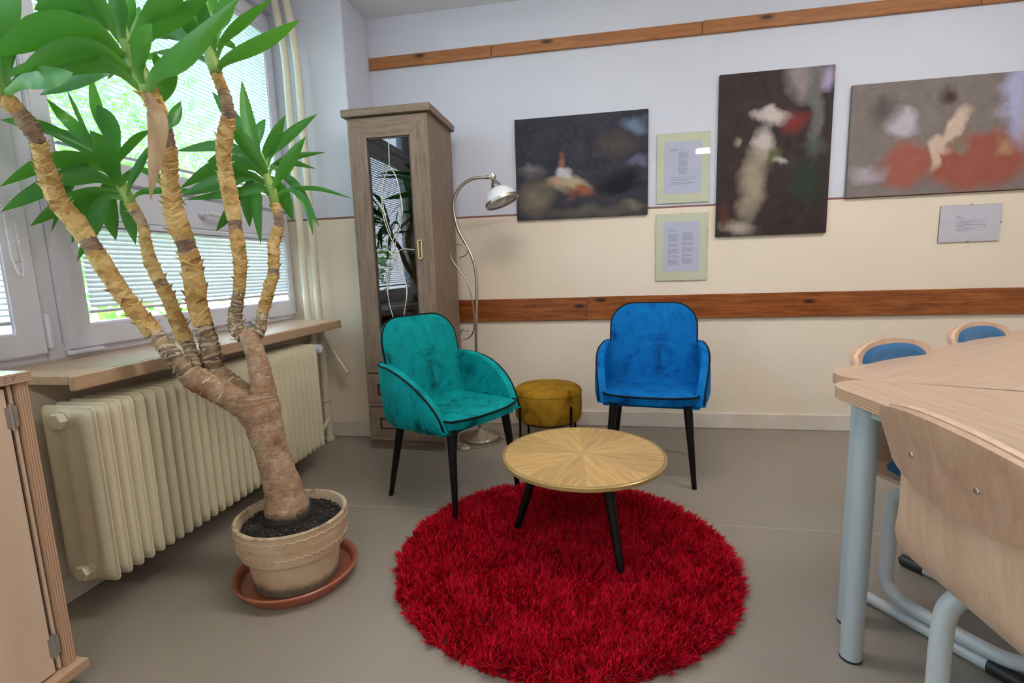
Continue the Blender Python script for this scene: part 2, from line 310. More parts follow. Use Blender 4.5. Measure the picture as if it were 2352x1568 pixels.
LEAVES = [[[[0.317, -1.62, 1.396], [0.286, -1.61, 1.451], [0.258, -1.6, 1.577], [0.245, -1.59, 1.703]], 0.0414, 0], [[[0.326, -1.62, 1.369], [0.326, -1.647, 1.41], [0.286, -1.673, 1.487], [0.259, -1.7, 1.526]], 0.043, 0], [[[0.308, -1.62, 1.422], [0.246, -1.587, 1.51], [0.159, -1.553, 1.608], [0.071, -1.52, 1.704]], 0.0428, 0], [[[0.304, -1.62, 1.437], [0.264, -1.573, 1.496], [0.25, -1.527, 1.56], [0.243, -1.48, 1.608]], 0.0288, 0], [[[0.319, -1.62, 1.385], [0.313, -1.61, 1.428], [0.357, -1.6, 1.509], [0.395, -1.59, 1.578]], 0.036, 0], [[[0.33, -1.62, 1.405], [0.331, -1.593, 1.459], [0.401, -1.567, 1.529], [0.483, -1.54, 1.589]], 0.0332, 0], [[[0.34, -1.62, 1.338], [0.389, -1.653, 1.365], [0.456, -1.687, 1.409], [0.54, -1.72, 1.467]], 0.0391, 0], [[[0.333, -1.62, 1.379], [0.343, -1.603, 1.417], [0.417, -1.587, 1.444], [0.518, -1.57, 1.454]], 0.0202, 0], [[[0.334, -1.62, 1.389], [0.354, -1.593, 1.424], [0.39, -1.567, 1.429], [0.461, -1.54, 1.409]], 0.0205, 0], [[[0.342, -1.62, 1.414], [0.381, -1.613, 1.382], [0.435, -1.607, 1.324], [0.491, -1.6, 1.202]], 0.0297, 0], [[[0.35, -1.62, 1.301], [0.401, -1.627, 1.323], [0.509, -1.633, 1.325], [0.64, -1.64, 1.285]], 0.0156, 0], [[[0.338, -1.62, 1.374], [0.341, -1.593, 1.357], [0.347, -1.567, 1.308], [0.355, -1.54, 1.235]], 0.0428, 0], [[[0.349, -1.62, 1.317], [0.425, -1.637, 1.325], [0.482, -1.653, 1.27], [0.506, -1.67, 1.172]], 0.0217, 0], [[[0.312, -1.62, 1.406], [0.231, -1.613, 1.469], [0.126, -1.607, 1.493], [-0.036, -1.6, 1.49]], 0.0356, 0], [[[0.32, -1.62, 1.375], [0.268, -1.63, 1.417], [0.156, -1.64, 1.413], [0.009, -1.65, 1.353]], 0.0489, 0], [[[0.318, -1.62, 1.355], [0.268, -1.637, 1.38], [0.16, -1.653, 1.364], [0.018, -1.67, 1.323]], 0.0488, 0], [[[0.333, -1.62, 1.307], [0.326, -1.66, 1.328], [0.24, -1.7, 1.315], [0.106, -1.74, 1.297]], 0.0288, 0], [[[0.313, -1.62, 1.36], [0.251, -1.6, 1.367], [0.209, -1.58, 1.303], [0.193, -1.56, 1.219]], 0.0453, 0], [[[0.333, -1.62, 1.328], [0.302, -1.637, 1.338], [0.295, -1.653, 1.274], [0.311, -1.67, 1.149]], 0.0348, 0], [[[0.312, -1.62, 1.355], [0.217, -1.6, 1.343], [0.136, -1.58, 1.269], [0.055, -1.56, 1.211]], 0.0368, 0], [[[0.323, -1.62, 1.349], [0.281, -1.653, 1.382], [0.221, -1.687, 1.387], [0.176, -1.72, 1.381]], 0.033, 0], [[[0.312, -1.62, 1.406], [0.211, -1.58, 1.462], [0.112, -1.54, 1.477], [-0.001, -1.5, 1.47]], 0.0337, 0], [[[-0.215, -1.7, 1.425], [-0.279, -1.683, 1.495], [-0.384, -1.667, 1.594], [-0.385, -1.732, 1.654]], 0.0425, 0], [[[-0.19, -1.7, 1.439], [-0.246, -1.66, 1.539], [-0.317, -1.62, 1.654], [-0.366, -1.58, 1.784]], 0.0343, 0], [[[-0.184, -1.7, 1.423], [-0.201, -1.68, 1.505], [-0.237, -1.66, 1.59], [-0.29, -1.64, 1.655]], 0.0518, 0], [[[-0.17, -1.7, 1.361], [-0.158, -1.733, 1.396], [-0.144, -1.767, 1.467], [-0.157, -1.8, 1.519]], 0.0599, 0], [[[-0.239, -1.7, 1.468], [-0.319, -1.667, 1.558], [-0.385, -1.637, 1.644], [-0.385, -1.659, 1.705]], 0.0143, 0], [[[-0.193, -1.7, 1.409], [-0.231, -1.713, 1.46], [-0.323, -1.727, 1.524], [-0.385, -1.776, 1.555]], 0.0421, 0], [[[-0.244, -1.7, 1.473], [-0.292, -1.767, 1.522], [-0.336, -1.833, 1.542], [-0.362, -1.9, 1.54]], 0.0356, 0], [[[-0.207, -1.7, 1.399], [-0.214, -1.773, 1.442], [-0.284, -1.847, 1.417], [-0.378, -1.92, 1.341]], 0.0453, 0], [[[-0.198, -1.7, 1.378], [-0.253, -1.767, 1.406], [-0.348, -1.833, 1.337], [-0.385, -1.925, 1.265]], 0.0464, 0], [[[-0.179, -1.7, 1.341], [-0.235, -1.75, 1.342], [-0.308, -1.8, 1.29], [-0.383, -1.85, 1.227]], 0.0442, 0], [[[-0.188, -1.7, 1.362], [-0.212, -1.753, 1.381], [-0.271, -1.807, 1.373], [-0.334, -1.86, 1.347]], 0.0375, 0], [[[-0.186, -1.7, 1.341], [-0.25, -1.72, 1.347], [-0.304, -1.74, 1.275], [-0.342, -1.76, 1.174]], 0.0384, 0], [[[-0.17, -1.7, 1.32], [-0.208, -1.733, 1.323], [-0.228, -1.767, 1.238], [-0.284, -1.8, 1.111]], 0.0418, 0], [[[-0.184, -1.7, 1.351], [-0.239, -1.693, 1.366], [-0.254, -1.687, 1.273], [-0.251, -1.68, 1.184]], 0.047, 0], [[[-0.163, -1.7, 1.324], [-0.183, -1.69, 1.311], [-0.185, -1.68, 1.249], [-0.182, -1.67, 1.168]], 0.0393, 0], [[[-0.191, -1.7, 1.419], [-0.187, -1.687, 1.452], [-0.122, -1.673, 1.516], [-0.065, -1.66, 1.551]], 0.0266, 0], [[[-0.159, -1.7, 1.329], [-0.119, -1.717, 1.371], [-0.056, -1.733, 1.424], [0.022, -1.75, 1.486]], 0.0237, 0], [[[-0.14, -1.7, 1.313], [-0.122, -1.683, 1.34], [-0.044, -1.667, 1.345], [0.124, -1.65, 1.337]], 0.0215, 0], [[[-0.17, -1.7, 1.361], [-0.167, -1.693, 1.382], [-0.155, -1.687, 1.403], [-0.148, -1.68, 1.412]], 0.0182, 0], [[[-0.204, -1.7, 1.415], [-0.306, -1.693, 1.458], [-0.385, -1.691, 1.401], [-0.385, -1.786, 1.213]], 0.0328, 0], [[[-0.184, -1.7, 1.388], [-0.126, -1.667, 1.421], [-0.066, -1.633, 1.375], [-0.02, -1.6, 1.299]], 0.0274, 0], [[[-0.217, -1.7, 1.415], [-0.357, -1.673, 1.45], [-0.385, -1.699, 1.416], [-0.385, -1.741, 1.347]], 0.0435, 0], [[[0.15, -1.9, 1.58], [0.108, -1.953, 1.628], [-0.007, -2.007, 1.619], [-0.129, -2.06, 1.546]], 0.0504, 0], [[[0.142, -1.9, 1.598], [0.071, -1.917, 1.653], [-0.066, -1.933, 1.664], [-0.29, -1.95, 1.637]], 0.0466, 0], [[[0.127, -1.9, 1.628], [0.112, -1.973, 1.663], [0.072, -2.047, 1.635], [0.006, -2.12, 1.559]], 0.0484, 0], [[[0.107, -1.9, 1.668], [0.106, -1.983, 1.703], [0.057, -2.067, 1.677], [-0.017, -2.15, 1.59]], 0.0732, 0], [[[0.092, -1.9, 1.702], [0.057, -1.933, 1.757], [-0.005, -1.967, 1.757], [-0.113, -2.0, 1.723]], 0.0319, 0], [[[0.07, -1.9, 1.754], [0.05, -1.94, 1.787], [0.017, -1.98, 1.787], [-0.027, -2.02, 1.759]], 0.0629, 0], [[[0.071, -1.9, 1.762], [0.009, -1.9, 1.822], [-0.037, -1.9, 1.864], [-0.116, -1.9, 1.898]], 0.0487, 0], [[[0.133, -1.9, 1.607], [0.03, -1.88, 1.657], [-0.134, -1.86, 1.645], [-0.277, -1.84, 1.623]], 0.0447, 0], [[[0.156, -1.9, 1.588], [0.18, -1.933, 1.632], [0.235, -1.967, 1.677], [0.305, -2.0, 1.697]], 0.0417, 0], [[[0.165, -1.9, 1.575], [0.227, -1.92, 1.612], [0.345, -1.94, 1.649], [0.537, -1.96, 1.752]], 0.0538, 0], [[[0.157, -1.9, 1.655], [0.174, -1.873, 1.738], [0.254, -1.847, 1.79], [0.334, -1.82, 1.839]], 0.0469, 0], [[[0.129, -1.9, 1.674], [0.106, -1.867, 1.748], [0.096, -1.833, 1.805], [0.085, -1.8, 1.855]], 0.0252, 0], [[[0.184, -1.9, 1.66], [0.168, -1.86, 1.685], [0.155, -1.82, 1.654], [0.143, -1.78, 1.61]], 0.0261, 0], [[[0.249, -1.9, 1.654], [0.221, -1.867, 1.648], [0.161, -1.833, 1.609], [0.097, -1.8, 1.567]], 0.0488, 0], [[[0.111, -1.9, 1.692], [0.124, -1.917, 1.749], [0.14, -1.933, 1.795], [0.154, -1.95, 1.851]], 0.0427, 0], [[[0.096, -1.9, 1.722], [0.089, -1.92, 1.763], [0.084, -1.94, 1.806], [0.084, -1.96, 1.843]], 0.0406, 0], [[[0.147, -1.9, 1.597], [0.069, -1.867, 1.658], [0.003, -1.833, 1.676], [-0.066, -1.8, 1.662]], 0.0188, 0], [[[0.104, -1.9, 1.709], [0.044, -1.873, 1.776], [-0.01, -1.847, 1.828], [-0.055, -1.82, 1.905]], 0.0367, 0], [[[0.121, -1.9, 1.658], [0.013, -1.853, 1.733], [-0.111, -1.807, 1.778], [-0.304, -1.76, 1.784]], 0.0383, 0], [[[0.128, -1.9, 1.637], [0.049, -1.86, 1.71], [-0.058, -1.82, 1.736], [-0.154, -1.78, 1.72]], 0.0332, 0], [[[0.121, -1.9, 1.687], [0.202, -1.893, 1.783], [0.259, -1.887, 1.808], [0.316, -1.88, 1.832]], 0.0477, 0], [[[0.136, -1.9, 1.656], [0.1, -1.88, 1.751], [0.1, -1.86, 1.818], [0.106, -1.84, 1.885]], 0.036, 0], [[[0.068, -1.9, 1.746], [-0.067, -1.867, 1.808], [-0.201, -1.833, 1.824], [-0.3, -1.8, 1.813]], 0.0332, 0], [[[0.082, -1.9, 1.703], [0.055, -1.94, 1.706], [0.057, -1.98, 1.678], [0.093, -2.02, 1.649]], 0.0296, 0], [[[0.205, -1.9, 1.47], [0.179, -1.853, 1.497], [0.162, -1.807, 1.537], [0.15, -1.76, 1.593]], 0.0285, 0], [[[0.209, -1.9, 1.461], [0.196, -1.867, 1.488], [0.19, -1.833, 1.519], [0.187, -1.8, 1.563]], 0.0233, 0], [[[0.162, -1.9, 1.575], [0.202, -1.92, 1.524], [0.224, -1.94, 1.45], [0.189, -1.96, 1.263]], 0.0436, 1], [[[0.045, -1.9, 1.789], [-0.009, -1.933, 1.82], [-0.045, -1.967, 1.816], [-0.074, -2.0, 1.834]], 0.0468, 0], [[[0.283, -1.75, 1.671], [0.332, -1.767, 1.691], [0.474, -1.783, 1.722], [0.604, -1.8, 1.761]], 0.0384, 0], [[[0.285, -1.75, 1.706], [0.316, -1.75, 1.756], [0.396, -1.75, 1.805], [0.488, -1.75, 1.852]], 0.029, 0], [[[0.282, -1.75, 1.742], [0.287, -1.733, 1.806], [0.308, -1.717, 1.86], [0.34, -1.7, 1.926]], 0.0432, 0], [[[0.273, -1.75, 1.676], [0.231, -1.733, 1.713], [0.17, -1.717, 1.744], [0.075, -1.7, 1.75]], 0.0187, 0], [[[0.265, -1.75, 1.699], [0.21, -1.733, 1.765], [0.123, -1.717, 1.808], [0.007, -1.7, 1.818]], 0.0315, 0], [[[0.255, -1.75, 1.745], [0.186, -1.723, 1.812], [0.106, -1.697, 1.86], [0.006, -1.67, 1.873]], 0.0368, 0], [[[0.262, -1.75, 1.753], [0.255, -1.757, 1.817], [0.241, -1.763, 1.868], [0.215, -1.77, 1.906]], 0.0404, 0], [[[0.277, -1.75, 1.743], [0.251, -1.73, 1.82], [0.25, -1.71, 1.879], [0.274, -1.69, 1.939]], 0.0388, 0], [[[0.269, -1.75, 1.686], [0.197, -1.717, 1.737], [0.086, -1.683, 1.772], [-0.042, -1.65, 1.794]], 0.0213, 0], [[[0.287, -1.75, 1.742], [0.279, -1.717, 1.772], [0.286, -1.683, 1.777], [0.286, -1.65, 1.77]], 0.0198, 0], [[[0.264, -1.75, 1.731], [0.231, -1.767, 1.776], [0.223, -1.783, 1.805], [0.206, -1.8, 1.833]], 0.042, 0], [[[0.263, -1.75, 1.722], [0.229, -1.737, 1.798], [0.185, -1.723, 1.848], [0.102, -1.71, 1.9]], 0.0388, 0], [[[0.279, -1.75, 1.72], [0.292, -1.77, 1.768], [0.284, -1.79, 1.816], [0.304, -1.81, 1.868]], 0.0369, 0], [[[0.272, -1.75, 1.708], [0.214, -1.717, 1.781], [0.136, -1.683, 1.839], [0.013, -1.65, 1.857]], 0.03, 0], [[[-0.12, -2.06, 1.541], [-0.111, -2.077, 1.653], [-0.032, -2.093, 1.718], [0.051, -2.11, 1.744]], 0.0587, 0], [[[-0.114, -2.06, 1.545], [-0.12, -2.033, 1.62], [-0.115, -2.007, 1.72], [-0.14, -1.98, 1.79]], 0.0211, 0], [[[-0.116, -2.06, 1.537], [-0.148, -2.077, 1.581], [-0.141, -2.093, 1.631], [-0.162, -2.11, 1.645]], 0.0401, 0], [[[-0.12, -2.06, 1.541], [-0.031, -2.073, 1.563], [0.059, -2.087, 1.558], [0.156, -2.1, 1.556]], 0.0514, 0], [[[-0.117, -2.06, 1.529], [-0.178, -2.06, 1.515], [-0.25, -2.06, 1.477], [-0.312, -2.06, 1.441]], 0.0339, 0], [[[-0.111, -2.06, 1.536], [-0.12, -2.043, 1.648], [-0.163, -2.027, 1.748], [-0.186, -2.01, 1.843]], 0.05, 0]]
SHOOTS = [[[0.344, -1.62, 1.277, 0.0135], [0.342, -1.62, 1.312, 0.0164], [0.33, -1.62, 1.356, 0.0149], [0.319, -1.62, 1.407, 0.0104], [0.312, -1.62, 1.457, 0.0044]], [[-0.165, -1.68, 1.297, 0.0167], [-0.173, -1.685, 1.332, 0.0196], [-0.189, -1.69, 1.376, 0.018], [-0.199, -1.695, 1.426, 0.0135], [-0.2, -1.7, 1.49, 0.0044]], [[0.156, -1.88, 1.573, 0.0253], [0.146, -1.884, 1.612, 0.0239], [0.124, -1.888, 1.677, 0.0213], [0.104, -1.892, 1.747, 0.0161], [0.094, -1.896, 1.815, 0.0086], [0.088, -1.9, 1.859, 0.0031]], [[0.279, -1.75, 1.661, 0.0175], [0.271, -1.75, 1.696, 0.0201], [0.264, -1.75, 1.734, 0.0174], [0.26, -1.75, 1.791, 0.0133], [0.256, -1.75, 1.852, 0.0053]], [[-0.126, -2.05, 1.536, 0.0187], [-0.14, -2.053, 1.57, 0.0175], [-0.146, -2.057, 1.618, 0.0116], [-0.141, -2.06, 1.681, 0.0046]]]
# ================================================================ the setting
RX, RY, CZ = 5.2, -5.6, 2.62      # room: right wall, front wall, ceiling
struct(MB().box(-.62, RX, RY, 0, -.1, 0).build('floor', FLOOR))
flo = bpy.data.objects['floor']
MB().box(-.29, RX, -1.2495, -1.2455, 0, .0004).build('weld_seam', mat('weld', (.42, .39, .35), .5), flo)
struct(MB().box(-.62, RX+.1, RY-.1, .1, CZ, CZ+.1).build('ceiling', CEIL))
struct(MB().box(-.1, RX+.1, 0, .12, 0, CZ).build('wall_back', WALL))
struct(MB().box(RX, RX+.12, RY, 0, 0, CZ).build('wall_right', WALL))
struct(MB().box(-.62, RX, RY-.12, RY, 0, CZ).build('wall_front', WALL))
NR = -.337                         # end of the window niche
wl = MB()
wl.box(-.62, 0, NR, 0, 0, CZ, .006)                     # pier between niche and corner
wl.box(-.62, -.295, -4.30, NR, 0, .765)                 # parapet below the windows
wl.box(-.62, -.43, -4.30, NR, 2.545, CZ)                # lintel
wl.box(-.62, 0, RY, -4.30, 0, CZ)
struct(wl.build('wall_left', WALL))
# skirting boards
def skirt(name, *b):
    m = MB(); m.box(*b, bev=.004); return struct(m.build(name, SKIRT))
skirt('baseboard_back', .0, RX, -.018, 0, 0, .1)
skirt('baseboard_left', -.295, 0.012, NR-.014, NR, 0, .1)
skirt('baseboard_niche', -.295, -.281, -4.29, NR-.015, 0, .09)
# wooden rails on the back wall, board by board
t1 = sempty('trim_1'); t2 = sempty('trim_2')
def plank(par, x0, x1, z0, z1, th, m, tilt=0.):
    o = MB().box(0, x1-x0, -th, 0, 0, z1-z0, .003).build('plank', m, par, loc=(x0, 0, z0)); o.rotation_euler = (0, tilt, 0); return o
plank(t1, .02, 1.357, .697, .842, .02, PINE)
plank(t1, 1.360, 3.80, .700, .845, .023, PINE)
plank(t1, 3.803, RX-.01, .700, .845, .022, PINE)
plank(t2, .004, .797, 2.316, 2.386, .02, BATTEN)
plank(t2, .800, 2.02, 2.317, 2.385, .02, BATTEN)
plank(t2, 2.023, 3.4, 2.317, 2.388, .02, BATTEN)
plank(t2, 3.403, RX-.01, 2.317, 2.388, .02, BATTEN)

# ---------------------------------------------------------------- windows
WX = -.45                           # inner face of the sashes
def sash(par, y0, y1, z0, z1, gl, gr, gb, gtop, x=WX, th=.055):
    """a casement: four mitred members round a pane; y0<y1, gl..gtop = widths of the members"""
    c = MB()
    a = [(y0, z0), (y1, z0), (y1, z1), (y0, z1)]; b = [(y0+gl, z0+gb), (y1-gr, z0+gb), (y1-gr, z1-gtop), (y0+gl, z1-gtop)]
    s = obj('sash', None, par) if False else None
    frame = None
    for i in range(4):
        j = (i+1) % 4; q = [a[i], a[j], b[j], b[i]]; m = MB(); e = .0006
        cy = sum(p[0] for p in q)/4; cz = sum(p[1] for p in q)/4
        q = [(p[0]+(cy-p[0])*e, p[1]+(cz-p[1])*e) for p in q]
        V = [Vector((x-th, *p)) for p in q]+[Vector((x, *p)) for p in q]
        bm = bmesh.new(); vs = [bm.verts.new(p) for p in V]
        for f in [(0, 1, 2, 3), (4, 5, 6, 7), (0, 1, 5, 4), (1, 2, 6, 5), (2, 3, 7, 6), (3, 0, 4, 7)]: bm.faces.new([vs[k] for k in f])
        ed = [e_ for e_ in bm.edges if all(v in vs[4:] for v in e_.verts) and not (set(v for v in e_.verts) in ({vs[5], vs[6]}, {vs[7], vs[4]}))]
        bmesh.ops.bevel(bm, geom=ed, offset=.006, segments=2, affect='EDGES'); bm.verts.index_update()
        m.add([v.co for v in bm.verts], [[v.index for v in f.verts] for f in bm.faces]); bm.free()
        m.build('sash_member', WHITE_PVC, par)
    p = MB(); p.box(x-.034, x-.030, b[0][0]-.004, b[1][0]+.004, b[0][1]-.004, b[2][1]+.004); p.build('pane', GLASS, par)
    return b[0][0], b[1][0], b[0][1], b[2][1]
def blind(label, g, pitch, tilt, drop=None, chain=None):
    y0, y1, z0, z1 = g
    t = thing('venetian_blind', label, 'blind', (WX-.006, 0, 0), 0, 'venetian blinds on the windows')
    W = .025; L = y1-y0-.008
    ca, sa = math.cos(tilt), math.sin(tilt); mb = MB(); grid = []
    for k in range(5):
        u = (k/4-.5)*W; h = .0034*(1-(2*k/4-1)**2)
        grid.append([(u*ca-h*sa, 0, u*sa+h*ca), (u*ca-h*sa, L, u*sa+h*ca)])
    mb.sheet(grid, .0004); me = None; zz = z1-.03; zb = z0+.022; n = int((zz-zb)/pitch)
    for k in range(n):
        if me is None: o = mb.build('slat', SLAT, t, smooth=True, loc=(0, y0+.004, zz-k*pitch)); me = o.data
        else: obj('slat', me, t, (0, y0+.004, zz-k*pitch))
    MB().box(-.011, .011, y0+.002, y1-.002, z1-.022, z1-.002, .002).build('head_rail', WHITE_PVC, t)
    zbot = zz-n*pitch
    MB().box(-.009, .009, y0+.003, y1-.003, zbot-.012, zbot, .003).build('bottom_rail', mat('bottom_rail_grey', (.55, .57, .60), .4), t)
    nc = max(2, round((y1-y0)/.45))
    for k in range(nc):
        yy = y0+(y1-y0)*(.12+.76*k/(nc-1))
        MB().tube([(.0085, yy, z1-.02), (.0085, yy, zbot)], .0007, 5).build('ladder_cord', WHITE_PVC, t)
    return t
# outer frames
def outer(par, y0, y1, z0=.772, z1=2.545, trans=()):
    for nm, b in (('frame_bottom', (y0, y1, z0, z0+.05)), ('frame_top', (y0, y1, z1-.05, z1)), ('frame_side', (y0, y0+.055, z0+.05, z1-.05)), ('frame_side', (y1-.055, y1, z0+.05, z1-.05))):
        MB().box(WX-.10, WX-.018, b[0], b[1], b[2], b[3], .003).build(nm, WHITE_PVC, par)
    for z in trans: MB().box(WX-.10, WX-.018, y0+.055, y1-.055, z-.03, z+.03, .003).build('transom', WHITE_PVC, par)
w1 = sempty('window_1'); outer(w1, -1.798, NR, trans=(1.42,))
gA = sash(w1, -1.742, -.345, .797, 1.412, .098, .062, .092, .140)
gB = sash(w1, -1.742, -.345, 1.424, 2.515, .070, .075, .082, .075)
w2 = sempty('window_2'); outer(w2, -2.90, -1.800, trans=(2.13,))
gC = sash(w2, -2.86, -1.806, .797, 2.125, .10, .096, .085, .09)
gD = sash(w2, -2.86, -1.806, 2.135, 2.515, .10, .096, .075, .06)
w3 = sempty('window_3'); outer(w3, -4.29, -2.902, trans=(1.42,))  # unseen window, kept without a blind to light the room
gE = sash(w3, -4.25, -2.95, .797, 1.412, .09, .09, .09, .13); gF = sash(w3, -4.25, -2.95, 1.424, 2.515, .07, .07, .08, .07)
# handles, hinges, covers
h = MB(); h.lathe([(.017, 0), (.017, .012), (.012, .02), (.010, .045)], 16, mtx=Matrix.Translation((WX, -1.045, 1.345)) @ Matrix.Rotation(PI/2, 4, 'Y'))
h.tube([(WX+.042, -1.045, 1.345), (WX+.045, -1.03, 1.345), (WX+.045, -.93, 1.343)], [.010, .010, .008], 10)
h.build('handle', WHITE_PVC, w1, smooth=True)
for y in (-1.68, -.70): MB().tube([(WX-.004, y-.06, .789), (WX+.010, y-.055, .789), (WX+.010, y+.055, .789), (WX-.004, y+.06, .789)], .009, 10).build('hinge_cover', WHITE_PVC, w1, smooth=True)
MB().box(WX-.014, WX+.010, -1.806, -1.790, .815, .935, .004).build('hinge_cover', WHITE_PVC, w2)
MB().box(WX-.002, WX+.008, -1.875, -1.857, 1.115, 1.165, .002).build('chain_clip', WHITE_PVC, w2)
h = MB(); h.lathe([(.014, 0), (.014, .012), (.010, .04)], 16, mtx=Matrix.Translation((WX, -1.80, 1.84)) @ Matrix.Rotation(PI/2, 4, 'Y')); h.build('handle', WHITE_PVC, w2, smooth=True)
blind('white slat blind, nearly closed, on the low sash above the radiator', (gA[0]+.0, gA[1], gA[2]+.012, gA[3]), .0180, math.radians(-46))
blind('bright half-open slat blind on the tall upper sash behind the yucca', gB, .0185, math.radians(-3))
blind('open slat blind on the window at the left edge with bead chain', gC, .0190, math.radians(-8))
# bead chain of the left blind
pts = spline([(WX+.008, -1.885, 1.9), (WX+.010, -1.880, 1.35), (WX+.012, -1.879, 1.15), (WX+.012, -1.865, 1.075), (WX+.012, -1.850, 1.10), (WX+.010, -1.853, 1.3), (WX+.008, -1.858, 1.9)], 150)
ch = MB()
for p in pts: ch.lathe([(.0004, -.0026), (.0024, -.001), (.0024, .001), (.0004, .0026)], 6, c=p)
tag(ch.build('bead_chain', mat('bead_white', (.85, .87, .92), .3)), 'white bead chain hanging in a loop beside left window', 'blind chain')
tag(MB().tube(spline([(WX+.006, -.40, 1.27), (WX+.006, -.395, 1.10), (WX+.01, -.372, .95), (WX+.012, -.352, .86), (WX+.02, -.362, .815), (WX+.014, -.43, .80)], 30), .0015, 6).build('blind_cord', WHITE_PVC, smooth='all'), 'thin white blind cord drooping at right end of low sash', 'cord')

# ---------------------------------------------------------------- window sill, radiator, pipes
sill = thing('window_sill', 'beech laminate window sill board above the cream radiator', 'window sill')
MB().box(WX-.02, -.105, -2.03, -.475, .742, .770, .002).build('board', BEECH_Y, sill)
MB().box(-.105, -.080, -2.03, -.475, .724, .770, .006, seg=3).build('front_lip', BEECH_Y, sill)
rad = thing('radiator', 'cream ribbed steel radiator below the window sill', 'radiator', (-.134, -2.02, .115))
def rad_section():
    n, m = 19, 16; D, H = .194, .563; top = []
    def hgt(u, v):                  # half thickness of a section at depth u, height v (0..1)
        eu = min(u, 1-u)*D; ev = min(v, 1-v)*H
        if eu < .006 or ev < .006: return .0016
        col = max(0, math.cos(((u*3) % 1-.5)*PI))**1.25
        hd = max(0, 1-max(0, ev-.03)/.05) if ev < .08 else 0
        k = max(col, min(1, hd*1.1)*.9); k *= min(1, (eu-.006)/.012)*min(1, (ev-.006)/.02)
        return .0016+.0168*k
    us = [0, .03, .06]+[.06+.88*i/14 for i in range(1, 14)]+[.94, .97, 1]; vs = [0, .010, .03, .06, .10, .15, .2]+[.35, .5, .65]+[.8, .85, .9, .94, .97, .99, 1]
    V = []; Fc = []
    for sgn in (-1, 1):
        for v in vs:
            for u in us:
                x = (u-.5)*D; z = v*H; rr = .022
                cx = D/2-rr                       # rounded outline corners
                for zc, cond in ((rr, z < rr), (H-rr, z > H-rr)):
                    if cond and abs(x) > cx:
                        dx, dz = abs(x)-cx, z-zc; mx = max(dx, abs(dz)); ln = math.hypot(dx, dz) or 1
                        x = math.copysign(cx+dx*mx/ln, x); z = zc+dz*mx/ln
                V.append((x, sgn*hgt(u, v), z))
    nu, nv = len(us), len(vs)
    for o in (0, nu*nv):
        for i in range(nv-1):
            for j in range(nu-1): a = o+i*nu+j; Fc.append((a, a+1, a+nu+1, a+nu))
    ring = [j for j in range(nu)]+[i*nu+nu-1 for i in range(1, nv)]+[(nv-1)*nu+j for j in range(nu-2, -1, -1)]+[i*nu for i in range(nv-2, 0, -1)]
    for i in range(len(ring)): a, b = ring[i], ring[(i+1) % len(ring)]; Fc.append((a, b, nu*nv+b, nu*nv+a))
    return MB().add(V, Fc)
sec = rad_section().build('radiator_section', CREAM, rad, smooth='all'); NS = 30; PITCH = 1.186/(NS-1)
for k in range(1, NS): obj('radiator_section', sec.data, rad, (0, k*PITCH, 0))
for z, nm in ((.522, 'plug'), (.036, 'plug')):
    mt = Matrix.Translation((-.008, -.004, z)) @ Matrix.Rotation(PI/2, 4, 'X')
    p = MB(); p.lathe([(.034, -.008), (.034, .008), (.029, .013)], 24, mtx=mt); p.lathe([(.0255, .010), (.0255, .030), (.0225, .034)], 6, mtx=mt); p.build(nm, CREAM, rad)
for z in (.522, .036): MB().tube([(0, .0, z), (0, 1.186, z)], .02, 14).build('header_tube', CREAM, rad, smooth=True)
v = MB(); v.tube([(0, 1.186, .522), (0, 1.24, .522), (0, 1.27, .522)], [.014, .014, .018], 12); v.build('valve_body', PIPE, rad, smooth=True)
kn = MB(); kn.lathe([(.020, 0), (.023, .006), (.023, .030), (.020, .036), (.010, .037)], 20, mtx=Matrix.Translation((.045, 1.285, .522)) @ Matrix.Rotation(PI/2, 4, 'Y') @ Matrix.Translation((0, 0, -.018)))
for k in range(20): a = 2*PI*k/20; kn.box(-.018, .018, -.0015, .0015, .0225, .0245, mtx=Matrix.Translation((.045, 1.285, .522)) @ Matrix.Rotation(a, 4, 'X'))
kn.build('thermostat_knob', mat('knob_white', (.78, .77, .84), .35), rad, smooth=True)
pr = MB(); pr.tube(spline([(-.245, -.43, .0), (-.245, -.43, .6), (-.245, -.43, 1.2), (-.245, -.43, 1.9), (-.243, -.43, 2.15), (-.248, -.43, 2.30), (-.262, -.43, 2.44), (-.285, -.43, 2.62)], 40), .021, 16)
pr.lathe([(.021, -.004), (.027, -.002), (.027, .008), (.021, .010)], 18, c=(-.245, -.43, .26))
pr.lathe([(.021, -.004), (.028, -.002), (.028, .02), (.021, .022)], 18, c=(-.245, -.43, 0.004))
hp = thing('heating_pipe', 'cream heating pipe running down past the sill to the floor', 'pipe', group='heating pipes in the niche')
pr.build('pipe', PIPE, hp, smooth=True)
MB().tube(spline([(-.245, -.43, .145), (-.19, -.55, .148), (-.14, -.70, .15), (-.134, -.835, .151)], 14), .012, 10).build('branch', PIPE, hp, smooth=True)
hp = thing('heating_pipe', 'cream heating pipe nearer the window, ending at the radiator valve', 'pipe', group='heating pipes in the niche')
MB().tube(spline([(-.134, -.76, .637), (-.20, -.60, .640), (-.285, -.47, .655), (-.318, -.43, .72), (-.320, -.43, .9), (-.320, -.43, 1.4), (-.318, -.43, 1.9), (-.315, -.43, 2.15), (-.318, -.43, 2.30), (-.335, -.43, 2.45), (-.355, -.43, 2.62)], 60), .021, 16).build('pipe', PIPE, hp, smooth=True)
tag(MB().tube([(-.262, NR-.055, .700), (-.255, NR-.055, .66), (-.10, NR-.075, .432)], .0115, 12).build('sill_bracket', PIPE, smooth=True), 'cream slanting rod sticking out under the sill end', 'bracket')
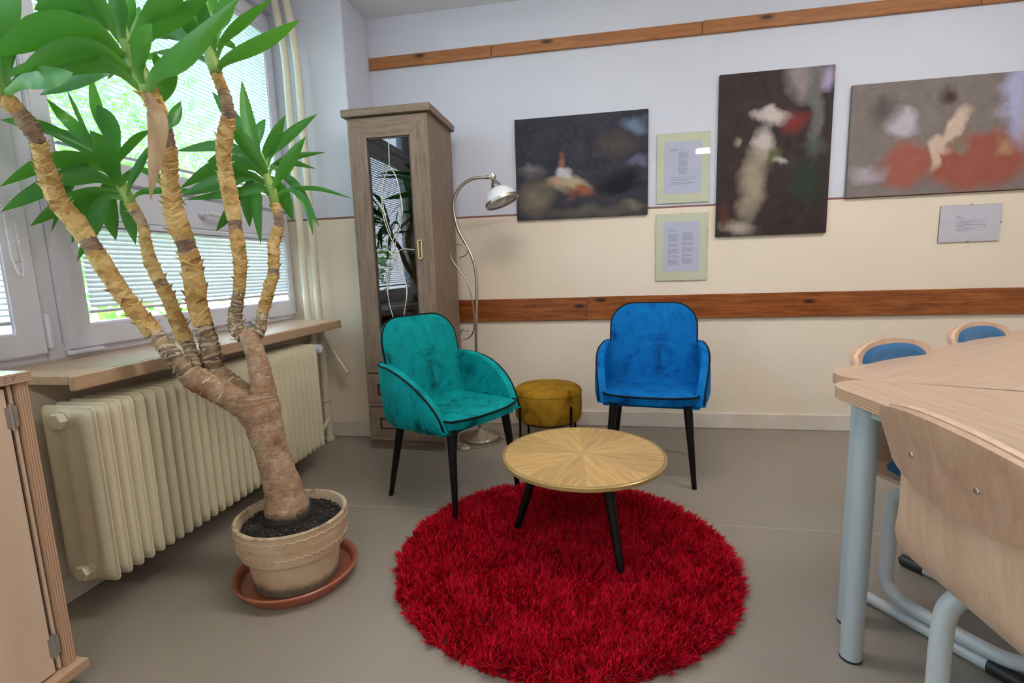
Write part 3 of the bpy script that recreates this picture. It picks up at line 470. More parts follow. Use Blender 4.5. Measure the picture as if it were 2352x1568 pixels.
# ================================================================ bookcase
bc = thing('bookcase', 'tall grey oak display cabinet with glazed door in the corner', 'cabinet', (.10, -.57, 0))
BW, BD = .455, .43                  # local: x 0..BW, y 0 (front) .. BD, z up
c = MB(); c.box(0, .018, .02, BD, .06, 1.868); c.build('side_panel', OAK, bc)
c = MB(); c.box(BW-.018, BW, .02, BD, .06, 1.868); c.build('side_panel', OAK, bc)
MB().box(.018, BW-.018, BD-.012, BD, .06, 1.868).build('back_panel', OAK_IN, bc)
MB().box(.018, BW-.018, .022, BD-.012, .06, .078).build('bottom_panel', OAK, bc)
MB().box(.018, BW-.018, .022, BD-.012, .455, .473).build('shelf', OAK_IN, bc)
for z in (.796, 1.148, 1.54): MB().box(.018, BW-.018, .035, BD-.012, z, z+.016, .001).build('shelf', mat('shelf_board', (.34, .30, .26), .6), bc)
MB().box(-.022, BW+.022, -.022, BD+.004, 1.868, 1.906, .002).build('top_board', OAK_H, bc)
MB().box(.008, BW-.008, .028, BD-.01, 0, .058, .002).build('plinth', OAK_H, bc)
def panel_frame(par, name, x0, x1, z0, z1, wd, y0, y1, infill=None):
    """mitred frame, four members as sub-parts, with an infill"""
    d = MB(); fr = obj(name, None, par) if False else None
    e = bpy.data.objects.new(name, None); COL.objects.link(e); e.parent = par; e.empty_display_size = .05
    a = [(x0, z0), (x1, z0), (x1, z1), (x0, z1)]; b = [(x0+wd, z0+wd), (x1-wd, z0+wd), (x1-wd, z1-wd), (x0+wd, z1-wd)]
    for i in range(4):
        j = (i+1) % 4; q = [a[i], a[j], b[j], b[i]]; cx = sum(p[0] for p in q)/4; cz = sum(p[1] for p in q)/4
        q = [(cx+(p[0]-cx)*.9985, cz+(p[1]-cz)*.9985) for p in q]
        V = [(p[0], y0, p[1]) for p in q]+[(p[0], y1, p[1]) for p in q]
        MB().add(V, [(0, 1, 2, 3), (4, 5, 6, 7), (0, 1, 5, 4), (1, 2, 6, 5), (2, 3, 7, 6), (3, 0, 4, 7)]).build('rail' if i in (0, 2) else 'stile', OAK_H if i in (0, 2) else OAK, e)
    bd = MB(); w2_ = .009                          # dark bead inside the frame
    for q in ((b[0][0], b[1][0], b[0][1], b[0][1]+w2_), (b[0][0], b[1][0], b[2][1]-w2_, b[2][1]), (b[0][0], b[0][0]+w2_, b[0][1], b[2][1]), (b[1][0]-w2_, b[1][0], b[0][1], b[2][1])):
        bd.box(q[0], q[1], y0+.006, y1, q[2], q[3])
    bd.build('bead', mat('dark_bead', (.05, .035, .035), .5), e)
    return e, b
door, b = panel_frame(bc, 'door', .002, BW-.002, .468, 1.862, .103, 0, .02)
MB().box(b[0][0], b[1][0], .010, .014, b[0][1], b[2][1]).build('pane', glass('cabinet_glass', (.50, .50, .54), 1.75), door)
cm = MB()
for L in CAMES: cm.tube([(x-.10, .0095, z) for x, z in spline(L, max(2, 5*(len(L)-1)))], .0024, 6)
cm.build('lead_line', CAME, door, smooth='all')
hd = MB()
for x in (.372, .392): hd.box(x-.003, x+.003, -.024, -.016, 1.105, 1.208, .001)
for z in (1.105, 1.202): hd.box(.369, .395, -.024, -.016, z, z+.007, .001); hd.box(.376, .388, -.018, 0, z, z+.007, .001)
hd.build('handle', BRASS, door)
for z0, z1 in ((.268, .462), (.066, .262)):
    dr, b = panel_frame(bc, 'drawer', .002, BW-.002, z0, z1, .062, 0, .02)
    MB().box(b[0][0], b[1][0], .012, .018, b[0][1], b[2][1]).build('infill', OAK_H, dr)
# things on the bookcase shelves
bk = [('pale yellow book leaning in the cabinet behind glass', (.55, .42, .18), .05, .205, .022), ('white book standing in the cabinet behind glass', (.6, .6, .62), .078, .215, .03),
      ('slim brown book beside the white one in the cabinet', (.25, .15, .09), .112, .20, .018), ('red book standing in the cabinet behind the glass', (.45, .05, .04), .18, .21, .028)]
for lab, colr, x, hh, th in bk:
    t = thing('book', lab, 'book', (.10+x+.03, -.40, 1.1645), 0, 'books behind the cabinet glass')
    MB().box(0, th, 0, .15, 0, hh, .002).build('cover', mat('cover', colr, .6), t); MB().box(.003, th-.003, -.0006, .148, .004, hh-.004).build('pages', PAPER_W, t)
def papers(lab, x0, x1, z, n, colr, sd):
    rn = random.Random(sd); t = thing('paper_stack', lab, 'papers', (0, 0, z), 0, 'paper stacks in the cabinet'); zz = 0
    m = mat('stack_paper', colr, .8)
    for k in range(n):
        th = rn.uniform(.003, .008); dx = rn.uniform(-.008, .008)
        MB().box(x0+dx, x1+dx, -.50+rn.uniform(-.01, .01), -.24, zz, zz+th).build('sheaf', m, t); zz += th+.0003
papers('stack of white papers on the lower shelf behind cabinet glass', .15, .345, .8125, 7, (.55, .55, .60), 1)
papers('small lilac paper pile right on the lower cabinet shelf', .385, .52, .8125, 5, (.42, .38, .50), 2)

# ================================================================ low beech cabinet at the left edge
lc = thing('low_cabinet', 'beech ply cabinet on castors at the left edge of the view', 'cabinet', (-.25, -3.12, 0))
LX, LY = .335, .858                 # depth along x (front at LX), length along y (far end at LY)
_ed = PLY_EDGE
tb = MB(); tb.box(0, LX+.008, 0, LY, .812, .836, .001); tb.build('top_board', [wood('beech_top', (.58, .44, .32), (.66, .52, .40), (.72, .58, .46), 'Y', .8, .25, .6)], lc)
MB().box(LX+.0082, LX+.0088, 0, LY, .8125, .8355).build('top_edge', PLY_EDGE_H, lc)
MB().box(0, LX, LY-.030, LY-.004, .066, .812, .001).build('side_panel', PLY_EDGE, lc)
MB().box(0, LX, .002, .028, .066, .812, .001).build('side_panel', PLY_EDGE, lc)
MB().box(0, LX+.025, -.002, LY+.006, .042, .066, .001).build('bottom_board', PLY_EDGE_H, lc)
MB().box(0, .012, .028, LY-.030, .066, .812).build('back_panel', BEECH_Z, lc)
for y0, y1 in ((LY/2+.002, LY-.052), (.05, LY/2-.002)):
    d = MB().box(LX-.020, LX-.002, y0, y1, .072, .804, .002).build('door', BEECH_Z, lc)
    yy = LY-.047 if y0 > .2 else .047
    for z in (.14, .735):
        hn = MB(); hn.tube([(LX-.002, yy, z-.032), (LX-.002, yy, z+.032)], .0045, 8); hn.box(LX-.004, LX-.0005, yy-.012, yy+.012, z-.025, z+.025); hn.build('hinge', STEEL, d)
MB().box(LX-.018, LX-.006, LY-.042, LY-.034, .07, .81, .003).build('filler_strip', BEECH_Z, lc)
mk = MB(); mk.box(LX+.0088, LX+.0094, LY-.104, LY-.098, .820, .828)
for k in range(4):
    y = LY-.088+k*.016
    mk.box(LX+.0088, LX+.0094, y, y+.0018, .819, .829)
    for z in ((.819, .8275), (.8235,), (.819, .8275), (.8275, .8235))[k]: mk.box(LX+.0088, LX+.0094, y+.0018, y+.009, z, z+.0016)
mk.build('printed_mark', INK, lc)
for x, y in ((LX-.03, LY-.06), (LX-.03, .06), (.04, LY-.06), (.04, .06)):
    ca = MB(); ca.lathe([(.012, -.009), (.019, -.006), (.019, .006), (.012, .009)], 18, mtx=Matrix.Translation((x, y, .0195)) @ Matrix.Rotation(PI/2, 4, 'X')); ca.box(x-.008, x+.008, y-.012, y+.012, .034, .042); ca.build('castor', RUBBER, lc, smooth=True)

# ================================================================ floor lamp
fl = thing('floor_lamp', 'nickel floor lamp with curved stem and opal glass shade', 'lamp', (.703, -.32, 0))
LB = MB(); LB.lathe([(.128, .0), (.130, .003), (.130, .020), (.127, .024), (.10, .030), (.055, .044), (.020, .058), (.014, .064)], 48); LB.build('base', NICKEL, fl, smooth=True)
MB().tube([(x-.703, 0, z) for x, z in spline([(.703, .055), (.703, .30)]+POLE, 70)], .0095, 12).build('stem', NICKEL, fl, smooth='all')
MB().lathe([(.0095, 0), (.012, .001), (.012, .012), (.0095, .013)], 14, c=(0, 0, .50)).build('stem_collar', NICKEL, fl, smooth=True)
MB().tube([(x-.703, -.004, z) for x, z in spline(SCROLL, 110)], .0042, 8).build('scroll', NICKEL, fl, smooth='all')
jx, jz = .840-.703, 1.560
jn = MB(); jn.lathe([(.004, -.016), (.017, -.013), (.020, -.006), (.020, .006), (.017, .013), (.004, .016)], 18, mtx=Matrix.Translation((jx, 0, jz)) @ Matrix.Rotation(PI/2, 4, 'X'))
jn.tube([(jx-.034, 0, jz-.001), (jx-.014, 0, jz)], .012, 12); jn.build('joint', NICKEL, fl, smooth=True)
ax = Vector((.36, -.10, -.93)).normalized(); q = (-ax).to_track_quat('Z', 'Y').to_matrix().to_4x4(); MT = Matrix.Translation((jx, 0, jz)) @ q
so = MB(); so.lathe([(.010, -.012), (.012, -.024), (.018, -.030), (.020, -.040), (.026, -.046), (.028, -.062), (.034, -.066), (.036, -.074)], 24, mtx=MT); so.build('socket', NICKEL, fl, smooth=True)
sh = MB(); pr_ = [(.034, -.070), (.052, -.078), (.072, -.094), (.086, -.114), (.094, -.136), (.096, -.150)]; sh.lathe(pr_+[(r-.003, z) for r, z in pr_[::-1]], 40, mtx=MT, capb=False, capt=False); shd = sh.build('shade', OPAL, fl, smooth=True)
rm = MB(); rm.lathe([(.096, -.143), (.099, -.144), (.099, -.160), (.092, -.160), (.092, -.152)], 40, mtx=MT, capb=False, capt=False); rm.build('rim', NICKEL, shd, smooth=True)
bu = MB(); bu.lathe([(.014, -.080), (.016, -.10), (.028, -.122), (.030, -.138), (.024, -.154), (.010, -.162)], 20, mtx=MT); bu.build('bulb', BULB, fl, smooth=True)
cp = [(.03, .02, .062), (.06, .06, .05), (.125, .02, .034), (.138, -.03, .012), (.11, -.11, .004), (.04, -.16, .004), (-.02, -.175, .004)]
co = MB(); co.tube([tuple(p) for p in spline(cp, 40)], .003, 6)
co.tube([tuple(p) for p in spline([(-.02, -.175, .004), (-.10, -.185, .004), (-.10, -.14, .004), (.0, -.137, .006), (.045, -.133, .018), (.06, -.08, .036), (.05, .0, .056), (.10, .03, .04), (.16, .07, .004), (.26, .09, .004), (.34, .05, .004), (.40, .0, .004), (.43, .12, .004)], 80)], .003, 6)
co.tube([tuple(p) for p in spline([(.02, .01, .060), (.07, .03, .048), (.14, .0, .005), (.22, -.05, .004), (.27, -.04, .004)], 40)], .003, 6)
co.build('cord', CORD, fl, smooth='all')
fs = MB(); fs.lathe([(.026, 0), (.030, .003), (.030, .008), (.024, .014), (.010, .017), (.010, .026), (.008, .028)], 24, c=(-.045, -.19, 0)); fs.build('foot_switch', PLASTIC, fl, smooth=True)

# ================================================================ upholstered armchairs
def pillow(w_, h_, th, rad_, nx=15, ny=17, bulge=1., bot_r=None):
    """rounded cushion in the xz plane (x centred, z 0..h), front at +y; returns front/back grids and its outline"""
    def outline(u, v):
        x = (u*2-1)*w_/2; z = v*h_; r = rad_ if v > .5 else (bot_r or rad_)
        cx = w_/2-r; zc = h_-r if v > .5 else r
        if abs(x) > cx and ((v > .5 and z > zc) or (v <= .5 and z < zc)):
            dx, dz = abs(x)-cx, z-zc; mx = max(dx, abs(dz)); ln = math.hypot(dx, dz) or 1
            x = math.copysign(cx+dx*mx/ln, x); z = zc+dz*mx/ln
        return x, z
    return outline
def armchair(name, label, fabric, loc, facing, gz=(0, 0, 0, 0)):
    t = thing(name, label, 'armchair', loc, facing-PI/2, 'velvet armchairs')
    # seat cushion: top surface slightly crowned, rounded front corners
    def seat_pt(u, v):              # u 0..1 across, v 0 back .. 1 front
        y = -.19+.44*v; hw = .228-.022*max(0, (v-.5)*2)**2; x = (u*2-1)*hw
        if v > .72:                 # curved front edge
            y -= .045*(abs(u*2-1)**2.6)*((v-.72)/.28)
        return x, y
    nu, nv = 17, 15; V = []; Fc = []
    for i in range(nv):
        for j in range(nu):
            x, y = seat_pt(j/(nu-1), i/(nv-1)); e = min(1, min(j, nu-1-j)/3.)*min(1, (nv-1-i)/3.)
            V.append((x, y, .436+.020*math.sin(min(1, e)*PI/2)-.012*(1-i/(nv-1))))
    for i in range(nv):
        for j in range(nu):
            x, y = seat_pt(j/(nu-1), i/(nv-1)); k = .975 if (i == nv-1) else .985; V.append((x*k, y-.008*(i == nv-1), .398))
    o = nu*nv
    for i in range(nv-1):
        for j in range(nu-1): a = i*nu+j; Fc += [(a, a+1, a+nu+1, a+nu), (o+a, o+a+nu, o+a+nu+1, o+a+1)]
    ring = [j for j in range(nu)]+[i*nu+nu-1 for i in range(1, nv)]+[(nv-1)*nu+j for j in range(nu-2, -1, -1)]+[i*nu for i in range(nv-2, 0, -1)]
    for i in range(len(ring)): a, b_ = ring[i], ring[(i+1) % len(ring)]; Fc.append((a, b_, o+b_, o+a))
    seat = MB().add(V, Fc).build('seat', fabric, t, smooth=True)
    edge = [seat_pt(0, v/12) for v in range(3, 12)]+[seat_pt(u/20, 1) for u in range(21)]+[seat_pt(1, v/12) for v in range(11, 2, -1)]
    MB().tube([(x*1.008, y+.003, .437) for x, y in edge], .0045, 7).build('piping', PIPING, seat, smooth='all')
    # backrest: tall rounded pad leaning back
    W, H, Z0 = .435, .445, .385; ol = pillow(W, H, .05, .115, bot_r=.03); nx, nz = 17, 19
    def bp(x, z, d):                # lean and slight wrap
        y = -.165-.085*(z/H)**1.15; return (x, y+.028*(abs(x)/(W/2))**2.2+d, Z0+z)
    V = []; Fc = []
    for side in (1, -1):
        for i in range(nz):
            for j in range(nx):
                u, v_ = j/(nx-1), i/(nz-1); x, z = ol(u, v_); e = min(1, min(j, nx-1-j, nz-1-i)/3.5); th = .010+.018*math.sin(e*PI/2)
                V.append(bp(x, z, side*th-.01))
    o = nx*nz
    for s_ in (0, o):
        for i in range(nz-1):
            for j in range(nx-1): a = s_+i*nx+j; Fc.append((a, a+1, a+nx+1, a+nx))
    ring = [j for j in range(nx)]+[i*nx+nx-1 for i in range(1, nz)]+[(nz-1)*nx+j for j in range(nx-2, -1, -1)]+[i*nx for i in range(nz-2, 0, -1)]
    for i in range(len(ring)): a, b_ = ring[i], ring[(i+1) % len(ring)]; Fc.append((a, b_, o+b_, o+a))
    back = MB().add(V, Fc).build('backrest', fabric, t, smooth=True)
    edge = [ol(1, v/20) for v in range(2, 20)]+[ol(1-u/16, 1) for u in range(17)]+[ol(0, 1-v/20) for v in range(1, 19)]
    MB().tube([bp(x*1.012, z+.002, -.004) for x, z in edge], .0048, 7).build('piping', PIPING, back, smooth='all')
    # wrap-round shell with the two arms
    plan = spline([(-.240, .198), (-.262, .11), (-.272, 0), (-.262, -.12), (-.225, -.215), (-.13, -.262), (0, -.272), (.13, -.262), (.225, -.215), (.262, -.12), (.272, 0), (.262, .11), (.240, .198)], 61)
    def ztop(y):
        tt = max(0, min(1, (y+.20)/.3985)); return .388+.252*(1-tt**2.15)**.60
    V = []; Fc = []; prof_n = 0; TOPE = []
    for k, (x, y) in enumerate(plan):
        p = Vector((x, y)); a = Vector(plan[max(0, k-1)]); b_ = Vector(plan[min(60, k+1)]); tg = (b_-a).normalized(); nin = Vector((-tg.y, tg.x))
        if nin.dot(-p) < 0: nin = -nin
        zt = ztop(y); back_k = max(0, min(1, (-y-.12)/.12)); th = .042-.008*back_k
        zb = .362+.026*max(0, min(1, (y+.1)/.3)); H_ = max(.012, zt-zb)
        prof = [(.06, 0), (.018, .012), (.004, .05), (-.004, .28), (-.004, .62), (.002, .93), (.008, .985), (.016, 1.0), (th-.008, 1.0), (th, .97), (th+.002, .7), (th+.004, .25), (th+.004, .10)]
        prof_n = len(prof)
        for d, hz in prof:
            z = zb+H_*hz if hz not in (.012, .05) else zb+min(H_*hz*2, hz*1.0)
            lean = -.035*max(0, (hz-.4))*back_k
            q_ = p+nin*(d+lean); V.append((q_.x, q_.y, z))
        q_ = p+nin*(.0035-.035*.58*back_k); TOPE.append((q_.x, q_.y, zb+H_*.975))
    for i in range(60):
        for j in range(prof_n-1): a = i*prof_n+j; Fc.append((a, a+1, a+prof_n+1, a+prof_n))
        Fc.append((i*prof_n+prof_n-1, i*prof_n, (i+1)*prof_n, (i+1)*prof_n+prof_n-1))
    Fc.append(tuple(range(prof_n))); Fc.append(tuple(60*prof_n+j for j in range(prof_n))[::-1])
    shell = MB().add(V, Fc).build('arm_shell', fabric, t, smooth=True)
    e0 = [(V[0+3][0], V[0+3][1]+.002, z) for z in (.386, .392)]; e1 = [(V[60*prof_n+3][0], V[60*prof_n+3][1]+.002, z) for z in (.392, .386)]
    MB().tube(TOPE, .0045, 7).build('piping', PIPING, shell, smooth='all')
    un = [(x*.90, y*.90) for x, y in plan]
    MB().prism(un, .372, .402).build('under_seat', fabric, t)
    for (sx, sy), z in zip(((-1, 1), (1, 1), (-1, -1), (1, -1)), gz):
        yf = .205 if sy > 0 else -.24; yt = .165 if sy > 0 else -.165
        MB().tube([(sx*.168, yt, .385), (sx*.203, yf, z)], [.021, .011], 14).build('leg', BLACK, t, smooth=True)
    return t
armchair('armchair', 'teal velvet armchair with black piping in front of the cabinet', TEAL, (.773, -1.075, 0), math.radians(-30.5), (0.0, .022, 0, 0))
armchair('armchair', 'royal blue velvet armchair with black piping against the wall', BLUE, (1.692, -.693, 0), math.radians(-97.5))

# ================================================================ mustard stool
st = thing('stool', 'round mustard velvet stool with thin black legs', 'stool', (1.134, -.345, 0))
SB = MB(); SB.lathe([(.17, .150), (.188, .156), (.196, .175), (.199, .24), (.198, .315), (.192, .335), (.176, .346), (.10, .352), (.02, .353)], 56); SB.build('cushion', MUSTARD, st, smooth='all')
MB().lathe([(.195, -.002), (.2005, 0), (.195, .002)], 56, c=(0, 0, .318), capb=False, capt=False).build('seam', MUSTARD, st, smooth=True)
for a in (-46, 44, 134, 224):
    a = math.radians(a); d = Vector((math.cos(a), math.sin(a), 0)); tg = Vector((-d.y, d.x, 0)); m = MB()
    m.tube([d*.207+Vector((0, 0, .262)), d*.207+Vector((0, 0, .13)), d*.209], .007, 10); m.build('leg', BLACK, st, smooth=True)
MB().tube([(.165*math.cos(k*2*PI/40), .165*math.sin(k*2*PI/40), .147) for k in range(40)], .006, 8, closed=True).build('ring', BLACK, st, smooth='all')

# ================================================================ rug
RC = (1.303, -1.530); RR = .595
rug = thing('rug', 'round red shaggy rug under the coffee table', 'rug', (RC[0], RC[1], 0))
RED_B = mat('rug_backing', (.10, .0, .003), .9)
MB().lathe([(RR-.012, 0.0), (RR-.008, .004), (RR-.014, .009)], 64).build('backing', RED_B, rug)
RED = mat('rug_pile', (.4, .001, .012), .7, spec=.15)
def _red():
    m = RED; g = N(m, 'ShaderNodeNewGeometry')
    LK(m, ramp(m, g.outputs['Random Per Island'], [(0, (.26, .0, .006)), (.5, (.52, .001, .014)), (1, (.72, .006, .03))]), BS(m).inputs['Base Color'])
_red()
rs = np.random.RandomState(3); NT, PER = 21000, 5; NP = NT*PER
rr = RR*np.sqrt(rs.rand(NT)); aa = rs.rand(NT)*2*PI; cx_, cy_ = rr*np.cos(aa), rr*np.sin(aa)
cl = np.sin(cx_*23+3*np.sin(cy_*17))*1.6+np.cos(cy_*27+2*np.sin(cx_*19))*1.6+rs.randn(NT)*1.2
rep = lambda q: np.repeat(q, PER)
bx, by = rep(cx_)+rs.randn(NP)*.0016, rep(cy_)+rs.randn(NP)*.0016; aa, rr = rep(aa), rep(rr); cl = rep(cl)+rs.randn(NP)*.35
lean = rep(.006+.020*rs.rand(NT)); hh = rep(.022+.015*rs.rand(NT))*(.85+.3*rs.rand(NP)); ed = np.clip((rr-RR+.05)/.05, 0, 1)
lx, ly = lean*np.cos(cl)+ed*.010*np.cos(aa), lean*np.sin(cl)+ed*.010*np.sin(aa); hh = hh*(1-.35*ed)
wa = rs.rand(NP)*PI; wx, wy = .0018*np.cos(wa), .0018*np.sin(wa); z0 = np.full(NP, .006)
Vv = np.stack([np.stack([bx-wx, by-wy, z0], 1), np.stack([bx+wx, by+wy, z0], 1), np.stack([bx+lx*.45+wx*.9, by+ly*.45+wy*.9, z0+hh*.65], 1), np.stack([bx+lx*.45-wx*.9, by+ly*.45-wy*.9, z0+hh*.65], 1), np.stack([bx+lx, by+ly, z0+hh], 1)], 1).reshape(-1, 3)
idx = np.arange(NP)[:, None]*5; quads = (idx+np.array([0, 1, 2, 3])).reshape(-1); tris = (idx+np.array([3, 2, 4])).reshape(-1)
me = bpy.data.meshes.new('pile'); me.vertices.add(NP*5); me.vertices.foreach_set('co', Vv.reshape(-1))
me.loops.add(NP*7); me.loops.foreach_set('vertex_index', np.concatenate([quads, tris])); me.polygons.add(NP*2)
me.polygons.foreach_set('loop_start', np.concatenate([np.arange(NP)*4, NP*4+np.arange(NP)*3])); me.update(calc_edges=True); me.materials.append(RED)
obj('pile', me, rug)['kind'] = 'stuff'

# ================================================================ coffee table
ct = thing('coffee_table', 'round wooden coffee table with sunburst veneer on the red rug', 'table', (1.374, -1.42, 0))
ZT = .350; TR = .303
def wedge_mat(i, tone):
    m = mat('veneer', (.55, .36, .14), .38, spec=.4)
    v = coords(m, 'Object', (2.0, 22, 22)); h = noise(m, v, 2.0, 5, .6, .6); d, a, l = [tuple(c*tone for c in q_) for q_ in ((.40, .225, .075), (.56, .345, .125), (.66, .43, .175))]
    h2 = noise(m, coords(m, 'Object', (3., 120, 120)), 2.2, 3, .6)
    hh_ = math_(m, 'ADD', math_(m, 'MULTIPLY', h, .7), math_(m, 'MULTIPLY', h2, .3))
    LK(m, ramp(m, hh_, [(.33, d), (.5, a), (.66, l)]), BS(m).inputs['Base Color']); return m
WM = [wedge_mat(0, 1.0), wedge_mat(1, .86)]
for k in range(8):
    a0 = math.radians(22.5+5); n = 10; P = [(0, 0)]+[((TR-.012)*math.cos(-PI/8+PI/4*q_/n), (TR-.012)*math.sin(-PI/8+PI/4*q_/n)) for q_ in range(n+1)]
    o = MB().prism(P, -.003, 0).build('veneer_wedge', WM[k % 2], ct, loc=(0, 0, ZT)); o.rotation_euler = (0, 0, a0+k*PI/4)
EDGE = mat('gold_edge', (.50, .34, .13), .3, .55)
MB().lathe([(TR-.0115, .0), (TR-.003, .0008), (TR, -.002), (TR, -.014), (TR-.004, -.017), (TR-.016, -.017), (TR-.016, -.004)], 72, c=(0, 0, ZT), capb=False, capt=False).build('edge_band', EDGE, ct, smooth=True)
MB().lathe([(TR-.016, -.016), (TR-.016, -.0035)], 72, c=(0, 0, ZT)).build('core_board', mat('mdf', (.33, .22, .11), .7), ct)
for a in (178.5, 300.0, 62.5):
    a = math.radians(a); d = Vector((math.cos(a), math.sin(a), 0))
    MB().tube([d*.165+Vector((0, 0, ZT-.016)), d*.265+Vector((0, 0, .0125))], [.021, .013], 16).build('leg', BLACK, ct, smooth=True)
MB().lathe([(.07, -.028), (.07, -.0165)], 6, c=(0, 0, ZT)).build('bracket', BLACK, ct)
# ================================================================ school tables
VT = Vector((1.985, -1.793)); TZ = .730
def school_table(label, ang, sgn, legs_in):
    e1 = Vector((math.cos(ang), math.sin(ang))); e2 = Matrix.Rotation(sgn*PI/3, 2) @ e1; L, s_ = 1.5, .75
    e3 = Matrix.Rotation(sgn*2*PI/3, 2) @ e1
    v0 = VT+e2.orthogonal().normalized()*0
    nin = (Matrix.Rotation(sgn*PI/2, 2) @ e2)        # away from the seam
    off = -nin*.0008*1.0
    P = [v0+off, v0+off+e1*L, v0+off+e1*L+e3*s_, v0+off+e2*s_]
    org = P[0]; loc = [p-org for p in P]
    if sgn < 0: loc = [loc[0], loc[3], loc[2], loc[1]]; rad_ = [.085, .03, .03, .085]
    else: rad_ = [.085, .085, .03, .03]
    t = thing('school_table', label, 'table', (org.x, org.y, 0), 0, 'trapezoid school tables')
    poly = round_poly([tuple(p) for p in loc], [.085]*4 if False else [.085, .05, .05, .085], 8)
    rot = math.degrees(ang)
    m = mat('table_beech', (.6, .4, .27), .36, spec=.35)
    v = coords(m, 'Object', (1, 1, 1), (0, 0, -ang)); mp = N(m, 'ShaderNodeMapping'); mp.inputs['Scale'].default_value = (1.3, 24, 24); LK(m, v, mp.inputs[0])
    h = noise(m, mp.outputs[0], 2.4, 5, .6, .5)
    LK(m, ramp(m, h, [(.3, (.435, .285, .192)), (.5, (.50, .34, .235)), (.7, (.555, .39, .28))]), BS(m).inputs['Base Color'])
    MB().prism(poly, TZ-.0005, TZ).build('tabletop_veneer', m, t)
    MB().prism(poly, TZ-.028, TZ-.0006).build('tabletop_board', PLY_EDGE_H, t)
    for q_ in loc:
        c_ = sum((Vector(p) for p in loc), Vector((0, 0)))/4; k = list(loc).index(q_)
        a = (Vector(loc[k-1])-Vector(q_)).normalized(); b_ = (Vector(loc[(k+1) % 4])-Vector(q_)).normalized(); bis = (a+b_).normalized()
        p = Vector(q_)+bis*(.155 if a.angle(b_) < 1.2 else .07)
        lg = MB(); lg.tube([(p.x, p.y, .006), (p.x, p.y, TZ-.029)], .0255, 24); l_ = lg.build('leg', GREY, t, smooth=True)
        MB().lathe([(.0265, 0), (.0265, .006)], 24, c=(p.x, p.y, 0)).build('foot_cap', RUBBER, l_)
    ins = []
    for k in range(4):
        a = (Vector(loc[k-1])-Vector(loc[k])).normalized(); b_ = (Vector(loc[(k+1) % 4])-Vector(loc[k])).normalized(); bis = (a+b_).normalized(); ins.append(Vector(loc[k])+bis*(.155 if a.angle(b_) < 1.2 else .07))
    for k in range(4):
        a, b_ = ins[k], ins[(k+1) % 4]; d = (b_-a).normalized(); nn = Vector((-d.y, d.x))*.010; a2, b2 = a+d*.024, b_-d*.024
        MB().prism([tuple(a2+nn), tuple(b2+nn), tuple(b2-nn), tuple(a2-nn)], TZ-.070, TZ-.029).build('apron', GREY, t)
    return t
school_table('beech trapezoid table standing farther back, with chairs on the wall side', math.radians(38.5), -1, None)
school_table('beech trapezoid table nearest the viewer, joined to the one behind', math.radians(-80.5), 1, None)

